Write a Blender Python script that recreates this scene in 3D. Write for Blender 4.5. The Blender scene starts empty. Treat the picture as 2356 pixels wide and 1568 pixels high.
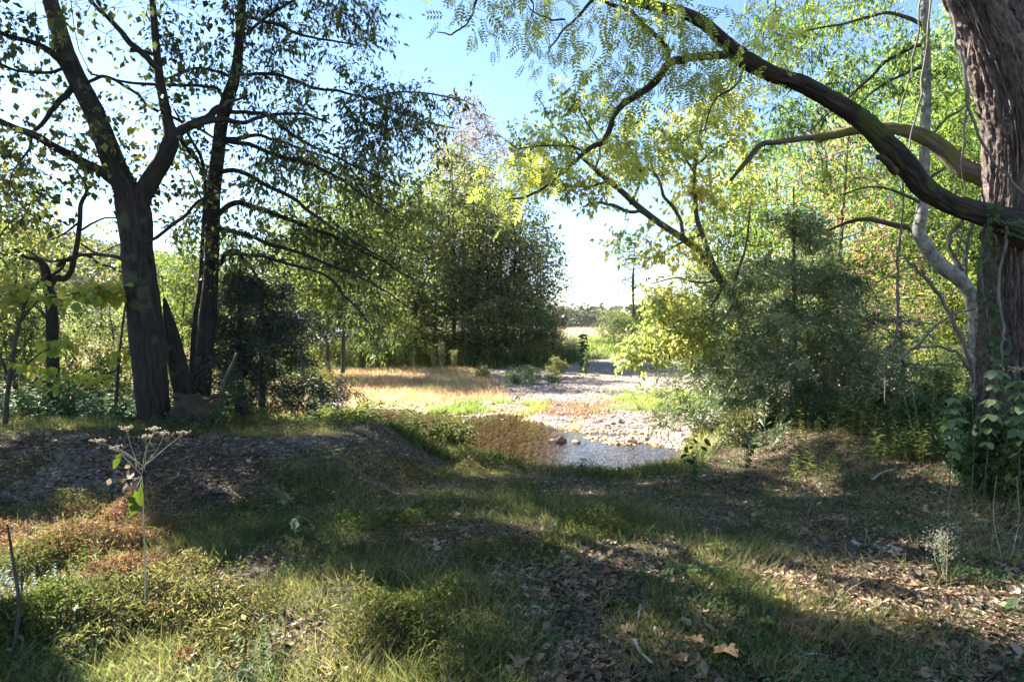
import bpy, math, random
import numpy as np

# ------------------------------------------------------------------ camera, world, sun
scene = bpy.context.scene
R = math.radians
FV, CX, CY, HZ = 1571.0, 1178.0, 784.0, 747.0        # lens in units of a 2356 px wide picture
PITCH = math.atan((CY - HZ) / FV)
EYE = 1.6
cam_data = bpy.data.cameras.new("camera")
cam_data.sensor_width = 36.0
cam_data.lens = 36.0 * FV / 2356.0
cam_data.clip_end = 3000.0
cam_data.clip_start = 0.05
cam = bpy.data.objects.new("camera", cam_data)
scene.collection.objects.link(cam)
cam.location = (0, 0, EYE)
cam.rotation_euler = (R(90) - PITCH, 0, 0)
scene.camera = cam

SUN_AZ = R(-55.0)          # left of the view direction (+Y)
SUN_EL = R(35.0)
world = bpy.data.worlds.new("World")
scene.world = world
world.use_nodes = True
wn = world.node_tree.nodes
sky = wn.new("ShaderNodeTexSky")
sky.sky_type = 'NISHITA'
sky.sun_disc = False
sky.sun_elevation = SUN_EL
sky.sun_rotation = SUN_AZ
sky.air_density = 1.0
sky.dust_density = 0.1
sky.ozone_density = 4.0
bg = wn["Background"]
bg.inputs["Strength"].default_value = 0.052
world.node_tree.links.new(sky.outputs[0], bg.inputs["Color"])

sd = bpy.data.lights.new("sun", 'SUN')
sd.energy = 5.0
sd.angle = R(0.5)
sd.color = (1.0, 0.955, 0.88)
sun = bpy.data.objects.new("sun", sd)
scene.collection.objects.link(sun)
SUNV = np.array([math.sin(SUN_AZ) * math.cos(SUN_EL), math.cos(SUN_AZ) * math.cos(SUN_EL), math.sin(SUN_EL)])
from mathutils import Vector
sun.rotation_euler = Vector(SUNV).to_track_quat('Z', 'Y').to_euler()
sun.location = tuple(SUNV * 40)

scene.view_settings.view_transform = 'Standard'
scene.view_settings.look = 'None'
scene.view_settings.exposure = 2.65
scene.view_settings.gamma = 1.0
cy = scene.cycles
cy.max_bounces = 6
cy.diffuse_bounces = 2
cy.glossy_bounces = 2
cy.transmission_bounces = 4
cy.transparent_max_bounces = 8
cy.sample_clamp_indirect = 6.0
cy.use_adaptive_sampling = True
cy.adaptive_threshold = 0.02
cy.caustics_reflective = False
cy.caustics_refractive = False

rng = np.random.default_rng(7)
random.seed(7)

# ------------------------------------------------------------------ helpers
CP, SP = math.cos(PITCH), math.sin(PITCH)
def at(u, v, Y):
    """the point at depth Y (metres ahead) seen at picture position u, v"""
    dx = (u - CX) / FV; dz = -(v - CY) / FV
    ry = CP + dz * SP; rz = -SP + dz * CP
    return np.array([dx * Y / ry, Y, EYE + rz * Y / ry])

def uv_of(p):
    p = np.atleast_2d(p)
    y = p[:, 1]; z = p[:, 2] - EYE
    f = y * CP - z * SP
    up = y * SP + z * CP
    f = np.where(f < 0.05, 0.05, f)
    return CX + FV * p[:, 0] / f, CY - FV * up / f

def sstep(a, b, t):
    t = np.clip((np.asarray(t, float) - a) / (b - a), 0, 1)
    return t * t * (3 - 2 * t)

def _hash(ix, iy, iz):
    h = (ix * 374761393 + iy * 668265263 + iz * 2147483647 + 1013904223) & 0xffffffff
    h = ((h ^ (h >> 13)) * 1274126177) & 0xffffffff
    h = ((h ^ (h >> 16)) * 2246822519) & 0xffffffff
    return ((h ^ (h >> 15)) & 0xffff) / 65535.0

def vnoise(x, y, z=0.0):
    x = np.asarray(x, float); y = np.asarray(y, float); z = np.asarray(z, float) + x * 0
    ix = np.floor(x).astype(np.int64); iy = np.floor(y).astype(np.int64); iz = np.floor(z).astype(np.int64)
    fx = x - ix; fy = y - iy; fz = z - iz
    fx = fx * fx * (3 - 2 * fx); fy = fy * fy * (3 - 2 * fy); fz = fz * fz * (3 - 2 * fz)
    r = 0
    for a in (0, 1):
        for b in (0, 1):
            for c in (0, 1):
                w = (fx if a else 1 - fx) * (fy if b else 1 - fy) * (fz if c else 1 - fz)
                r = r + w * _hash(ix + a, iy + b, iz + c)
    return r * 2 - 1

def fbm(x, y, z=0.0, o=4):
    s = 0; a = 1.0; t = 0
    for i in range(o):
        s = s + a * vnoise(np.asarray(x) * 2 ** i + 17 * i, np.asarray(y) * 2 ** i + 5 * i, np.asarray(z) * 2 ** i); t += a; a *= .5
    return s / t

# ------------------------------------------------------------------ ground shape
WATER = -0.90
YN = ([-60, -30, -5, -3.3, -1.8, -0.6, 0.2, 1.5, 2.5, 3.2, 4.2, 6, 9, 20, 60], [26, 22, 18.2, 16.8, 13.8, 11.8, 10.4, 10.2, 10.9, 12.6, 14.2, 15.5, 17, 20, 24])
YF = ([-60, -30, -5, -3.7, 0, .6, 1.1, 2, 3, 3.6, 60], [27.5, 23.5, 20.2, 19.6, 18.3, 17.5, 15.6, 15.0, 14.3, 12.9, 12.0])
YI = ([-60, -16, -13, -10, 2, 3.5, 5, 9, 12, 60], [26, 26, 34, 37, 37, 41, 47, 47, 40, 38])
def H(x, y):
    x = np.asarray(x, float); y = np.asarray(y, float)
    wob = fbm(x * .35, y * .35, 3, 3)
    yn = np.interp(x, *YN) + wob * .5
    yf = np.interp(x, *YF) + fbm(x * .9, y * .9, 9, 4) * 1.5
    dip = -0.30 * sstep(4, 9.2, y) * (1 - sstep(3.2, 4.6, x))
    mound = sstep(-0.9, -2.0, x + wob * .4) * sstep(5.4, 7.8, y) * (1 - sstep(9.3, 11.5, y))
    zn = dip + mound * 0.54
    zn = zn - sstep(-.3, -1.6, x) * sstep(9.8, 12.5, y) * .38
    zn = zn + 0.12 * sstep(3.5, 7, x) * (1 - sstep(10, 14, y))
    zn = zn + wob * .07 + .025 * fbm(x * 2.5, y * 2.5, 1, 3)
    w = np.interp(x, [-6, -2, 0, 3, 5, 8], [5, 3, 1.3, 1.6, 3.0, 4.0])
    d = y - yn
    z = zn + (WATER - .10 - zn) * sstep(-w, 0.25, d)
    bar = -0.80 + 0.05 * sstep(20, 36, y) + .03 * wob + .015 * fbm(x * 1.7, y * 1.7, 6, 2)
    bed = WATER - .12 + .05 * fbm(x * 1.3, y * 1.3, 2, 2)
    zf = bed + (bar - bed) * sstep(-1.6, 2.4, y - yf)
    z = np.where(d > 0, np.minimum(WATER - .10, zf) * (1 - sstep(0, .5, d)) + zf * sstep(0, .5, d), z)
    z = np.where(d <= 0, z, z)
    yi = np.interp(x, *YI) + wob
    top = -0.06 + .25 * np.exp(-((x + 4) / 7) ** 2 - ((y - 42) / 4) ** 2)
    z = z + (top - z) * sstep(yi, yi + np.interp(x, [2, 4], [3.0, 9.0]), y)
    hill = np.interp(x, [-400, -127, -97, -79, -52, -30, 0], [26, 20, 14, 9.5, 4, 0, 0]) * sstep(70, 170, y)
    return z + hill * (1 + .1 * fbm(x * .02, y * .02, 0, 2))

def on_ground(u, v):
    """where the sight line through u, v meets the ground"""
    lo = 1.5
    for Y in np.concatenate([np.arange(1.5, 30, .1), np.arange(30, 300, 1)]):
        p = at(u, v, Y)
        if p[2] <= H(p[0], Y): return np.array([p[0], Y, float(H(p[0], Y))])
    return p

def in_poly(px, py, poly):
    ins = np.zeros(np.shape(px), bool); n = len(poly)
    for i in range(n):
        x1, y1 = poly[i]; x2, y2 = poly[(i + 1) % n]
        c = ((y1 > py) != (y2 > py)) & (px < (x2 - x1) * (py - y1) / (y2 - y1 + 1e-12) + x1)
        ins ^= c
    return ins

def zone(poly):                    # a patch of ground, given by where its outline is seen
    return [tuple(on_ground(u, v)[:2]) for u, v in poly]
def in_zone(x, y, z, wob=.25):
    x = x + .14 * rng.normal(size=np.shape(x)); y = y + .14 * rng.normal(size=np.shape(y))
    return in_poly(x + wob * vnoise(x * 2.1, y * 2.1, 4), y + wob * vnoise(x * 2.1, y * 2.1, 8), z)

# ------------------------------------------------------------------ materials
def nodes_of(name):
    m = bpy.data.materials.new(name); m.use_nodes = True
    return m, m.node_tree.nodes, m.node_tree.links
def ramp(nd, stops, interp='LINEAR'):
    r = nd.new("ShaderNodeValToRGB"); r.color_ramp.interpolation = interp
    e = r.color_ramp.elements
    while len(e) < len(stops): e.new(0.5)
    for k, (p, c) in enumerate(stops):
        e[k].position = p; e[k].color = (*c, 1)
    return r

def leaf_mat(name, cols, trans=0.45, rough=0.5, spec=0.35, clump=1.2, tboost=1.35):
    m, nd, lk = nodes_of(name)
    geo = nd.new("ShaderNodeNewGeometry")
    tc = nd.new("ShaderNodeTexCoord")
    nz = nd.new("ShaderNodeTexNoise"); nz.inputs["Scale"].default_value = clump; nz.inputs["Detail"].default_value = 1
    lk.new(tc.outputs["Object"], nz.inputs["Vector"])
    mx = nd.new("ShaderNodeMath"); mx.operation = 'MULTIPLY_ADD'
    lk.new(nz.outputs["Fac"], mx.inputs[0]); mx.inputs[1].default_value = 1.9
    sub = nd.new("ShaderNodeMath"); sub.operation = 'MULTIPLY_ADD'
    lk.new(geo.outputs["Random Per Island"], sub.inputs[0]); sub.inputs[1].default_value = .7; sub.inputs[2].default_value = -.82
    lk.new(sub.outputs[0], mx.inputs[2])
    n = len(cols)
    rp = ramp(nd, [(i / (n - 1), c) for i, c in enumerate(cols)])
    lk.new(mx.outputs[0], rp.inputs[0])
    pb = nd["Principled BSDF"]
    lk.new(rp.outputs[0], pb.inputs["Base Color"])
    pb.inputs["Roughness"].default_value = rough
    pb.inputs["Specular IOR Level"].default_value = spec
    tr = nd.new("ShaderNodeBsdfTranslucent")
    g = nd.new("ShaderNodeVectorMath"); g.operation = 'MULTIPLY'
    lk.new(rp.outputs[0], g.inputs[0]); g.inputs[1].default_value = (tboost * 1.1, tboost * 1.12, tboost * .8)
    lk.new(g.outputs[0], tr.inputs["Color"])
    ms = nd.new("ShaderNodeMixShader"); ms.inputs[0].default_value = trans
    lk.new(pb.outputs[0], ms.inputs[1]); lk.new(tr.outputs[0], ms.inputs[2])
    lk.new(ms.outputs[0], nd["Material Output"].inputs["Surface"])
    return m

def bark_mat(name, dark, light, sx=14.0, sz=2.2, bump=.6, moss=None, moss_amt=.0, dist=.02):
    m, nd, lk = nodes_of(name)
    a = nd.new("ShaderNodeAttribute"); a.attribute_name = "bark"
    mp = nd.new("ShaderNodeMapping"); mp.inputs["Scale"].default_value = (sx, sx, sz)
    lk.new(a.outputs["Vector"], mp.inputs["Vector"])
    n1 = nd.new("ShaderNodeTexNoise"); n1.inputs["Scale"].default_value = 1; n1.inputs["Detail"].default_value = 6; n1.inputs["Roughness"].default_value = .65
    n1.inputs["Distortion"].default_value = .8
    lk.new(mp.outputs[0], n1.inputs["Vector"])
    rp = ramp(nd, [(.32, dark), (.5, tuple((d + l) / 2 for d, l in zip(dark, light))), (.68, light)])
    lk.new(n1.outputs["Fac"], rp.inputs[0])
    col = rp.outputs[0]
    if moss:
        n2 = nd.new("ShaderNodeTexNoise"); n2.inputs["Scale"].default_value = 3.0; n2.inputs["Detail"].default_value = 5
        tc = nd.new("ShaderNodeTexCoord"); lk.new(tc.outputs["Object"], n2.inputs["Vector"])
        r2 = ramp(nd, [(.55 - moss_amt * .4, (0, 0, 0)), (.62 - moss_amt * .3, (1, 1, 1))]); lk.new(n2.outputs["Fac"], r2.inputs[0])
        mm = nd.new("ShaderNodeMix"); mm.data_type = 'RGBA'
        lk.new(r2.outputs[0], mm.inputs["Factor"]); lk.new(col, mm.inputs["A"]); mm.inputs["B"].default_value = (*moss, 1)
        col = mm.outputs["Result"]
    pb = nd["Principled BSDF"]; pb.inputs["Roughness"].default_value = .85; pb.inputs["Specular IOR Level"].default_value = .2
    lk.new(col, pb.inputs["Base Color"])
    b = nd.new("ShaderNodeBump"); b.inputs["Strength"].default_value = bump; b.inputs["Distance"].default_value = dist
    lk.new(n1.outputs["Fac"], b.inputs["Height"]); lk.new(b.outputs[0], pb.inputs["Normal"])
    return m

def plain_mat(name, cols, scale=20, rough=.8, bump=.3):
    m, nd, lk = nodes_of(name)
    tc = nd.new("ShaderNodeTexCoord")
    n1 = nd.new("ShaderNodeTexNoise"); n1.inputs["Scale"].default_value = scale; n1.inputs["Detail"].default_value = 5
    lk.new(tc.outputs["Object"], n1.inputs["Vector"])
    n = len(cols)
    rp = ramp(nd, [(.3 + .4 * i / (n - 1), c) for i, c in enumerate(cols)]); lk.new(n1.outputs["Fac"], rp.inputs[0])
    pb = nd["Principled BSDF"]; pb.inputs["Roughness"].default_value = rough; lk.new(rp.outputs[0], pb.inputs["Base Color"])
    b = nd.new("ShaderNodeBump"); b.inputs["Strength"].default_value = bump; b.inputs["Distance"].default_value = .01
    lk.new(n1.outputs["Fac"], b.inputs["Height"]); lk.new(b.outputs[0], pb.inputs["Normal"])
    return m

def stone_mat(name, cols, rough=.8):
    m, nd, lk = nodes_of(name)
    geo = nd.new("ShaderNodeNewGeometry")
    n = len(cols)
    rp = ramp(nd, [(i / (n - 1), c) for i, c in enumerate(cols)]); lk.new(geo.outputs["Random Per Island"], rp.inputs[0])
    pb = nd["Principled BSDF"]; pb.inputs["Roughness"].default_value = rough; lk.new(rp.outputs[0], pb.inputs["Base Color"])
    return m

M = {}
M['bark_dark'] = bark_mat('bark_dark', (.007, .006, .0055), (.042, .035, .03), sx=22, sz=3, bump=.9, moss=(.05, .055, .03), moss_amt=-.05)
M['bark_grey'] = bark_mat('bark_grey', (.03, .026, .022), (.12, .105, .09), moss=(.06, .075, .03), moss_amt=.1)
M['bark_rough'] = bark_mat('bark_rough', (.028, .02, .017), (.22, .17, .145), sx=30, sz=6, bump=1.0, dist=.05)
M['bark_mossy'] = bark_mat('bark_mossy', (.05, .042, .03), (.22, .19, .14), moss=(.12, .12, .04), moss_amt=.12)
M['bark_pale'] = bark_mat('bark_pale', (.07, .065, .055), (.34, .33, .30), sx=9, sz=9, bump=.3)
M['bark_vine'] = bark_mat('bark_vine', (.06, .05, .042), (.24, .21, .175), sx=30, sz=4, bump=.5)
M['bark_limb'] = bark_mat('bark_limb', (.012, .010, .009), (.055, .045, .038), sx=20, sz=4, bump=.8, moss=(.05, .06, .02), moss_amt=.04)
M['twig'] = plain_mat('twig', [(.035, .028, .022), (.09, .075, .06)], 8)
M['deadwood'] = plain_mat('deadwood', [(.2, .18, .15), (.42, .39, .34)], 14)
M['dark_stalk'] = plain_mat('dark_stalk', [(.02, .016, .013), (.06, .05, .04)], 14)
M['straw_stem'] = plain_mat('straw_stem', [(.28, .24, .13), (.48, .42, .26)], 14)

M['leaf_forked'] = leaf_mat('leaf_forked', [(.03, .04, .018), (.06, .08, .02), (.12, .13, .03), (.3, .25, .04)], trans=.35, clump=1.0)
M['leaf_elm'] = leaf_mat('leaf_elm', [(.035, .05, .025), (.07, .09, .035), (.13, .16, .045), (.26, .28, .07)], trans=.42, clump=.7)
M['leaf_lit'] = leaf_mat('leaf_lit', [(.06, .095, .03), (.14, .18, .045), (.27, .29, .07)], trans=.5, clump=.8)
M['leaf_walnut'] = leaf_mat('leaf_walnut', [(.16, .20, .045), (.30, .33, .07), (.5, .46, .10)], trans=.6, clump=.7, tboost=1.6)
M['leaf_yellow'] = leaf_mat('leaf_yellow', [(.12, .16, .055), (.24, .28, .09), (.38, .39, .13), (.42, .35, .13)], trans=.58, clump=.9, tboost=1.6)
M['leaf_feather'] = leaf_mat('leaf_feather', [(.05, .11, .025), (.11, .19, .035), (.21, .28, .05), (.3, .31, .08)], trans=.55, clump=.6, tboost=1.5)
M['leaf_island'] = leaf_mat('leaf_island', [(.05, .07, .03), (.10, .13, .045), (.19, .22, .065), (.33, .30, .08)], trans=.5, clump=.35)
M['leaf_island_b'] = leaf_mat('leaf_island_b', [(.05, .07, .035), (.11, .14, .05), (.2, .22, .07), (.35, .27, .08)], trans=.45, clump=.5)
M['leaf_pink'] = leaf_mat('leaf_pink', [(.2, .13, .11), (.3, .2, .17), (.36, .28, .2)], trans=.3, clump=.5)
M['leaf_red'] = leaf_mat('leaf_red', [(.34, .14, .12), (.36, .22, .15), (.26, .26, .1)], trans=.5, clump=.8, tboost=1.3)
M['leaf_far'] = leaf_mat('leaf_far', [(.045, .06, .035), (.075, .09, .045), (.12, .125, .06), (.2, .14, .06)], trans=.25, clump=.08)
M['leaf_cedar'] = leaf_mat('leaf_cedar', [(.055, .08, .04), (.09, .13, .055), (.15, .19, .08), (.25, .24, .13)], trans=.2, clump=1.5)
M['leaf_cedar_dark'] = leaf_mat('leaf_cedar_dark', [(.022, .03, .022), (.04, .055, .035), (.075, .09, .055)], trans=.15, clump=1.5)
M['leaf_sapling'] = leaf_mat('leaf_sapling', [(.16, .22, .04), (.32, .34, .06), (.42, .34, .06)], trans=.55, clump=3, tboost=1.3)
M['leaf_herb'] = leaf_mat('leaf_herb', [(.03, .06, .025), (.06, .11, .04), (.1, .16, .06)], trans=.4, clump=.8, rough=.55, spec=.2)
M['leaf_herb_pale'] = leaf_mat('leaf_herb_pale', [(.13, .18, .09), (.2, .26, .12), (.28, .33, .17)], trans=.4, clump=2)
M['leaf_bright'] = leaf_mat('leaf_bright', [(.07, .11, .015), (.12, .15, .02)], trans=.45, clump=14, tboost=.8)
M['grass_green'] = leaf_mat('grass_green', [(.03, .05, .016), (.065, .095, .028), (.13, .155, .045), (.27, .24, .10), (.2, .13, .07)], trans=.4, clump=.9, rough=.55, spec=.2)
M['grass_stilt'] = leaf_mat('grass_stilt', [(.03, .055, .018), (.055, .09, .025), (.10, .14, .035), (.19, .21, .055), (.10, .12, .035), (.17, .11, .06), (.08, .055, .035), (.27, .24, .12)], trans=.4, clump=.8, rough=.55, spec=.2)
M['grass_rust'] = leaf_mat('grass_rust', [(.15, .08, .05), (.27, .14, .085), (.34, .21, .13), (.2, .16, .07)], trans=.35, clump=1.1)
M['grass_straw'] = leaf_mat('grass_straw', [(.40, .25, .16), (.50, .31, .21), (.55, .42, .26), (.36, .33, .15)], trans=.35, clump=.5)
M['grass_pale'] = leaf_mat('grass_pale', [(.14, .16, .05), (.3, .3, .12), (.42, .36, .18)], trans=.35, clump=.9)
M['grass_lime'] = leaf_mat('grass_lime', [(.13, .19, .05), (.24, .31, .08), (.4, .40, .14)], trans=.45, clump=.5)
M['field_weed'] = leaf_mat('field_weed', [(.4, .3, .24), (.5, .38, .3), (.42, .36, .18)], trans=.3, clump=.15)
M['litter'] = leaf_mat('litter', [(.045, .03, .022), (.11, .07, .045), (.2, .12, .075), (.34, .21, .13), (.46, .35, .24)], trans=.12, clump=2.5, rough=.6)
M['leaf_orange'] = leaf_mat('leaf_orange', [(.3, .1, .03), (.42, .16, .04)], trans=.3, clump=9)
M['leaf_tan'] = leaf_mat('leaf_tan', [(.22, .13, .07), (.34, .22, .12)], trans=.25, clump=9)
M['flower_white'] = leaf_mat('flower_white', [(.3, .31, .28), (.5, .5, .46)], trans=.3, clump=5)
M['umbel'] = leaf_mat('umbel', [(.3, .22, .15), (.5, .4, .28), (.42, .26, .2)], trans=.2, clump=9)
M['stones'] = stone_mat('stones', [(.22, .15, .12), (.44, .34, .28), (.30, .24, .20), (.5, .41, .34), (.28, .17, .13), (.38, .31, .28), (.18, .13, .11)])
M['stones_dark'] = stone_mat('stones_dark', [(.05, .038, .03), (.12, .092, .072), (.075, .055, .04), (.2, .16, .13), (.09, .06, .045)])
M['stones_amber'] = stone_mat('stones_amber', [(.42, .21, .07), (.68, .42, .17), (.5, .3, .12), (.7, .52, .28), (.3, .15, .07)])
M['rock_rust'] = plain_mat('rock_rust', [(.2, .09, .05), (.34, .2, .14)], 6)

# ------------------------------------------------------------------ mesh building
class MB:
    def __init__(s): s.v = []; s.f3 = []; s.f4 = []; s.b = []; s.n = 0
    def add(s, v, tris=None, quads=None, bark=None):
        v = np.asarray(v, float)
        s.v.append(v); s.b.append(np.zeros_like(v) if bark is None else bark)
        if tris is not None and len(tris): s.f3.append(np.asarray(tris) + s.n)
        if quads is not None and len(quads): s.f4.append(np.asarray(quads) + s.n)
        s.n += len(v)
        return s
    def mesh(s, name, mat, smooth=True, bark=False, origin=None):
        me = bpy.data.meshes.new(name)
        v = np.concatenate(s.v) if s.v else np.zeros((0, 3))
        if origin is not None: v = v - np.asarray(origin)
        f3 = np.concatenate(s.f3) if s.f3 else np.zeros((0, 3), int)
        f4 = np.concatenate(s.f4) if s.f4 else np.zeros((0, 4), int)
        me.vertices.add(len(v)); me.vertices.foreach_set("co", v.astype(np.float32).ravel())
        me.loops.add(f3.size + f4.size)
        me.loops.foreach_set("vertex_index", np.concatenate([f3.ravel(), f4.ravel()]).astype(np.int32))
        me.polygons.add(len(f3) + len(f4))
        st = np.concatenate([np.arange(len(f3)) * 3, len(f3) * 3 + np.arange(len(f4)) * 4])
        me.polygons.foreach_set("loop_start", st.astype(np.int32))
        me.polygons.foreach_set("use_smooth", np.full(len(f3) + len(f4), smooth))
        me.update(calc_edges=True)
        if bark:
            a = me.attributes.new("bark", 'FLOAT_VECTOR', 'POINT')
            a.data.foreach_set("vector", np.concatenate(s.b).astype(np.float32).ravel())
        if mat: me.materials.append(M[mat] if isinstance(mat, str) else mat)
        return me

def link(name, data, parent=None):
    o = bpy.data.objects.new(name, data); scene.collection.objects.link(o)
    if parent is not None: o.parent = parent
    return o
def tag(o, label=None, cat=None, group=None, kind=None):
    if label: o['label'] = label
    if cat: o['category'] = cat
    if group: o['group'] = group
    if kind: o['kind'] = kind
    return o
def thing(name, label, cat, loc, group=None):
    o = link(name, None); o.location = tuple(float(c) for c in loc); o.empty_display_size = .2
    return tag(o, label, cat, group)

def smooth_path(P, k=4):
    P = np.asarray(P, float)
    if len(P) < 3: 
        t = np.linspace(0, 1, k + 1)[:, None]; return P[0] + (P[-1] - P[0]) * t
    Q = np.vstack([2 * P[0] - P[1], P, 2 * P[-1] - P[-2]])
    out = []
    for i in range(1, len(Q) - 2):
        for j in range(k):
            t = j / k
            out.append(.5 * ((2 * Q[i]) + (-Q[i - 1] + Q[i + 1]) * t + (2 * Q[i - 1] - 5 * Q[i] + 4 * Q[i + 1] - Q[i + 2]) * t * t
                             + (-Q[i - 1] + 3 * Q[i] - 3 * Q[i + 1] + Q[i + 2]) * t ** 3))
    out.append(Q[-2])
    return np.array(out)

def tube(mb, P, r, sides=8, lump=0.0, seed=0, ridge=0.0, cap=True):
    """a round limb along the points P with the radii r"""
    P = np.asarray(P, float); r = np.asarray(r, float); n = len(P)
    T = np.gradient(P, axis=0); T /= np.linalg.norm(T, axis=1)[:, None] + 1e-9
    a = np.array([1, 0, 0]) if abs(T[0][0]) < .8 else np.array([0, 1, 0])
    U = np.zeros_like(P); u = np.cross(T[0], a); u /= np.linalg.norm(u)
    for i in range(n):
        u = u - T[i] * np.dot(u, T[i]); u /= np.linalg.norm(u) + 1e-9; U[i] = u
    V = np.cross(T, U)
    L = np.concatenate([[0], np.cumsum(np.linalg.norm(np.diff(P, axis=0), axis=1))])
    th = np.linspace(0, 2 * np.pi, sides, endpoint=False)
    TH, LL = np.meshgrid(th, L)
    rr = r[:, None] * np.ones_like(TH)
    if lump:
        rr = rr * (1 + lump * fbm(np.cos(TH) * 1.3 + seed, np.sin(TH) * 1.3, LL / (r.max() * 4 + .01), 3))
    if ridge:
        R0 = r.max()
        q = fbm(np.cos(TH) * 11 + seed * 3, np.sin(TH) * 11, LL * 2.2 / R0 * .5, 4)
        rr = rr + ridge * (1 - (np.abs(q) * 3.6).clip(0, 1) * 1.6) + ridge * .3 * vnoise(np.cos(TH) * 25, np.sin(TH) * 25, LL * 14)
    v = P[:, None, :] + rr[..., None] * (np.cos(TH)[..., None] * U[:, None, :] + np.sin(TH)[..., None] * V[:, None, :])
    bark = np.stack([np.cos(TH) * r[:, None] + seed * .37, np.sin(TH) * r[:, None], LL], -1).reshape(-1, 3)
    i = np.arange(n - 1)[:, None] * sides; j = np.arange(sides)[None, :]; j2 = (j + 1) % sides
    q = np.stack([i + j, i + j2, i + sides + j2, i + sides + j], -1).reshape(-1, 4)
    v = v.reshape(-1, 3)
    tr = []
    if cap:
        v = np.vstack([v, P[0] - T[0] * r[0] * .2, P[-1] + T[-1] * r[-1] * .6]); bark = np.vstack([bark, bark[0], bark[-1]])
        c0, c1 = n * sides, n * sides + 1; e = (n - 1) * sides
        for k in range(sides):
            k2 = (k + 1) % sides
            tr.append((c0, k2, k)); tr.append((c1, e + k, e + k2))
    mb.add(v, tr, q, bark)

def limb(mb, pts, depth, sides=10, k=4, lump=.10, ridge=0.0, wob=0.0):
    """pts: (u, v, radius in picture units[, depth]); returns world points and radii"""
    W = []; rad = []
    for i, p in enumerate(pts):
        Y = p[3] if len(p) > 3 else (depth if not isinstance(depth, (tuple, list)) else depth[0] + (depth[1] - depth[0]) * i / (len(pts) - 1))
        W.append(at(p[0], p[1], Y)); rad.append(p[2] * Y / FV)
    A = smooth_path(np.column_stack([np.array(W), rad]), k)
    P, r = A[:, :3], np.maximum(A[:, 3], .002)
    if wob: 
        s = rng.random() * 50
        P = P + wob * np.stack([vnoise(np.arange(len(P)) * .5 + s, s, k_) for k_ in (0, 5, 9)], -1) * sstep(0, 3, np.arange(len(P)))[:, None]
    tube(mb, P, r, sides, lump, seed=rng.random() * 20, ridge=ridge)
    return P, r

def grow(mb, skel, targets, bf=.35, r0=.0025, ex=2.4, step=.25, jit=.06, sag=.0, rmax=.05, min_draw=0.0, sides_thick=6):
    """branches from the limb points in skel out to every target; returns each target's outward direction"""
    targets = np.asarray(targets, float)
    if len(targets) == 0: return np.zeros((0, 3))
    S = np.concatenate([s[0] for s in skel]) if isinstance(skel, list) else skel
    SR = np.concatenate([s[1] for s in skel]) if isinstance(skel, list) else np.full(len(S), rmax)
    cap = len(S) + int(len(targets) * (6 + 40 * .25 / step))
    N = np.zeros((cap, 3)); path = np.zeros(cap); par = np.full(cap, -1); n = len(S)
    N[:n] = S
    d0 = np.array([np.min(np.linalg.norm(S - t, axis=1)) for t in targets])
    ends = np.zeros(len(targets), int)
    for ti in np.argsort(d0):
        t = targets[ti]
        d = np.linalg.norm(N[:n] - t, axis=1)
        i = int(np.argmin(d + bf * path[:n] + (N[:n, 2] > t[2] + .3) * 0.15 * d))
        k = max(1, int(d[i] / step)); k = min(k, 14, cap - n - 1)
        p0 = N[i]; prev = i
        for j in range(1, k + 1):
            f = j / k
            q = p0 + (t - p0) * f
            if j < k:
                q = q + rng.normal(0, jit, 3) * min(1, d[i]) + np.array([0, 0, sag * d[i] * math.sin(f * math.pi)])
            N[n] = q; path[n] = path[i] + d[i] * f; par[n] = prev; prev = n; n += 1
        ends[ti] = prev
        if n > cap - 20: break
    wgt = np.zeros(n)
    nch = np.bincount(par[:n][par[:n] >= 0], minlength=n)
    wgt[nch == 0] = r0 ** ex
    ns = len(S)
    for i in range(n - 1, ns - 1, -1):
        if wgt[i] == 0: wgt[i] = r0 ** ex
        if par[i] >= ns: wgt[par[i]] += wgt[i]
    rad = wgt ** (1 / ex)
    best = {}
    for i in range(ns, n):
        p = par[i]
        if p not in best or rad[i] > rad[best[p]]: best[p] = i
    used = np.zeros(n, bool)
    for i in range(ns, n):
        p = par[i]
        if p >= ns and best.get(p) == i: continue
        chain = [i]; c = i
        while c in best: c = best[c]; chain.append(c)
        pts = [N[p]] + [N[c] for c in chain]
        rr = np.minimum([rad[chain[0]]] + [rad[c] for c in chain], rmax)
        if p < ns: rr = np.minimum(rr, SR[p] * .8)
        if rr[0] < min_draw: continue
        pts = np.array(pts); 
        tube(mb, pts, rr, 3 if rr[0] < .008 else (4 if rr[0] < .02 else sides_thick), cap=False)
    D = N[ends] - N[np.maximum(par[ends], 0)]
    D /= np.linalg.norm(D, axis=1)[:, None] + 1e-9
    return D

# ------------------------------------------------------------------ leaves
def frames(d, nrm):
    d = d / (np.linalg.norm(d, axis=1)[:, None] + 1e-9)
    x = np.cross(d, nrm); x /= np.linalg.norm(x, axis=1)[:, None] + 1e-9
    z = np.cross(x, d)
    return np.stack([x, d, z], -1)      # columns x (width), d (length), z (normal)

def stamp(mb, tv, tt, pos, Rm, sc):
    """copies of a small shape (tv vertices, tt triangles) into the mesh"""
    pos = np.asarray(pos); n = len(pos)
    if n == 0: return
    sc = np.asarray(sc, float)
    tvs = tv[None] * (sc[:, None, None] if sc.ndim == 1 else sc[:, None, :])
    v = np.einsum('nij,nkj->nki', Rm, tvs) + pos[:, None, :]
    f = tt[None] + (np.arange(n) * len(tv))[:, None, None]
    mb.add(v.reshape(-1, 3), f.reshape(-1, 3))

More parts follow.
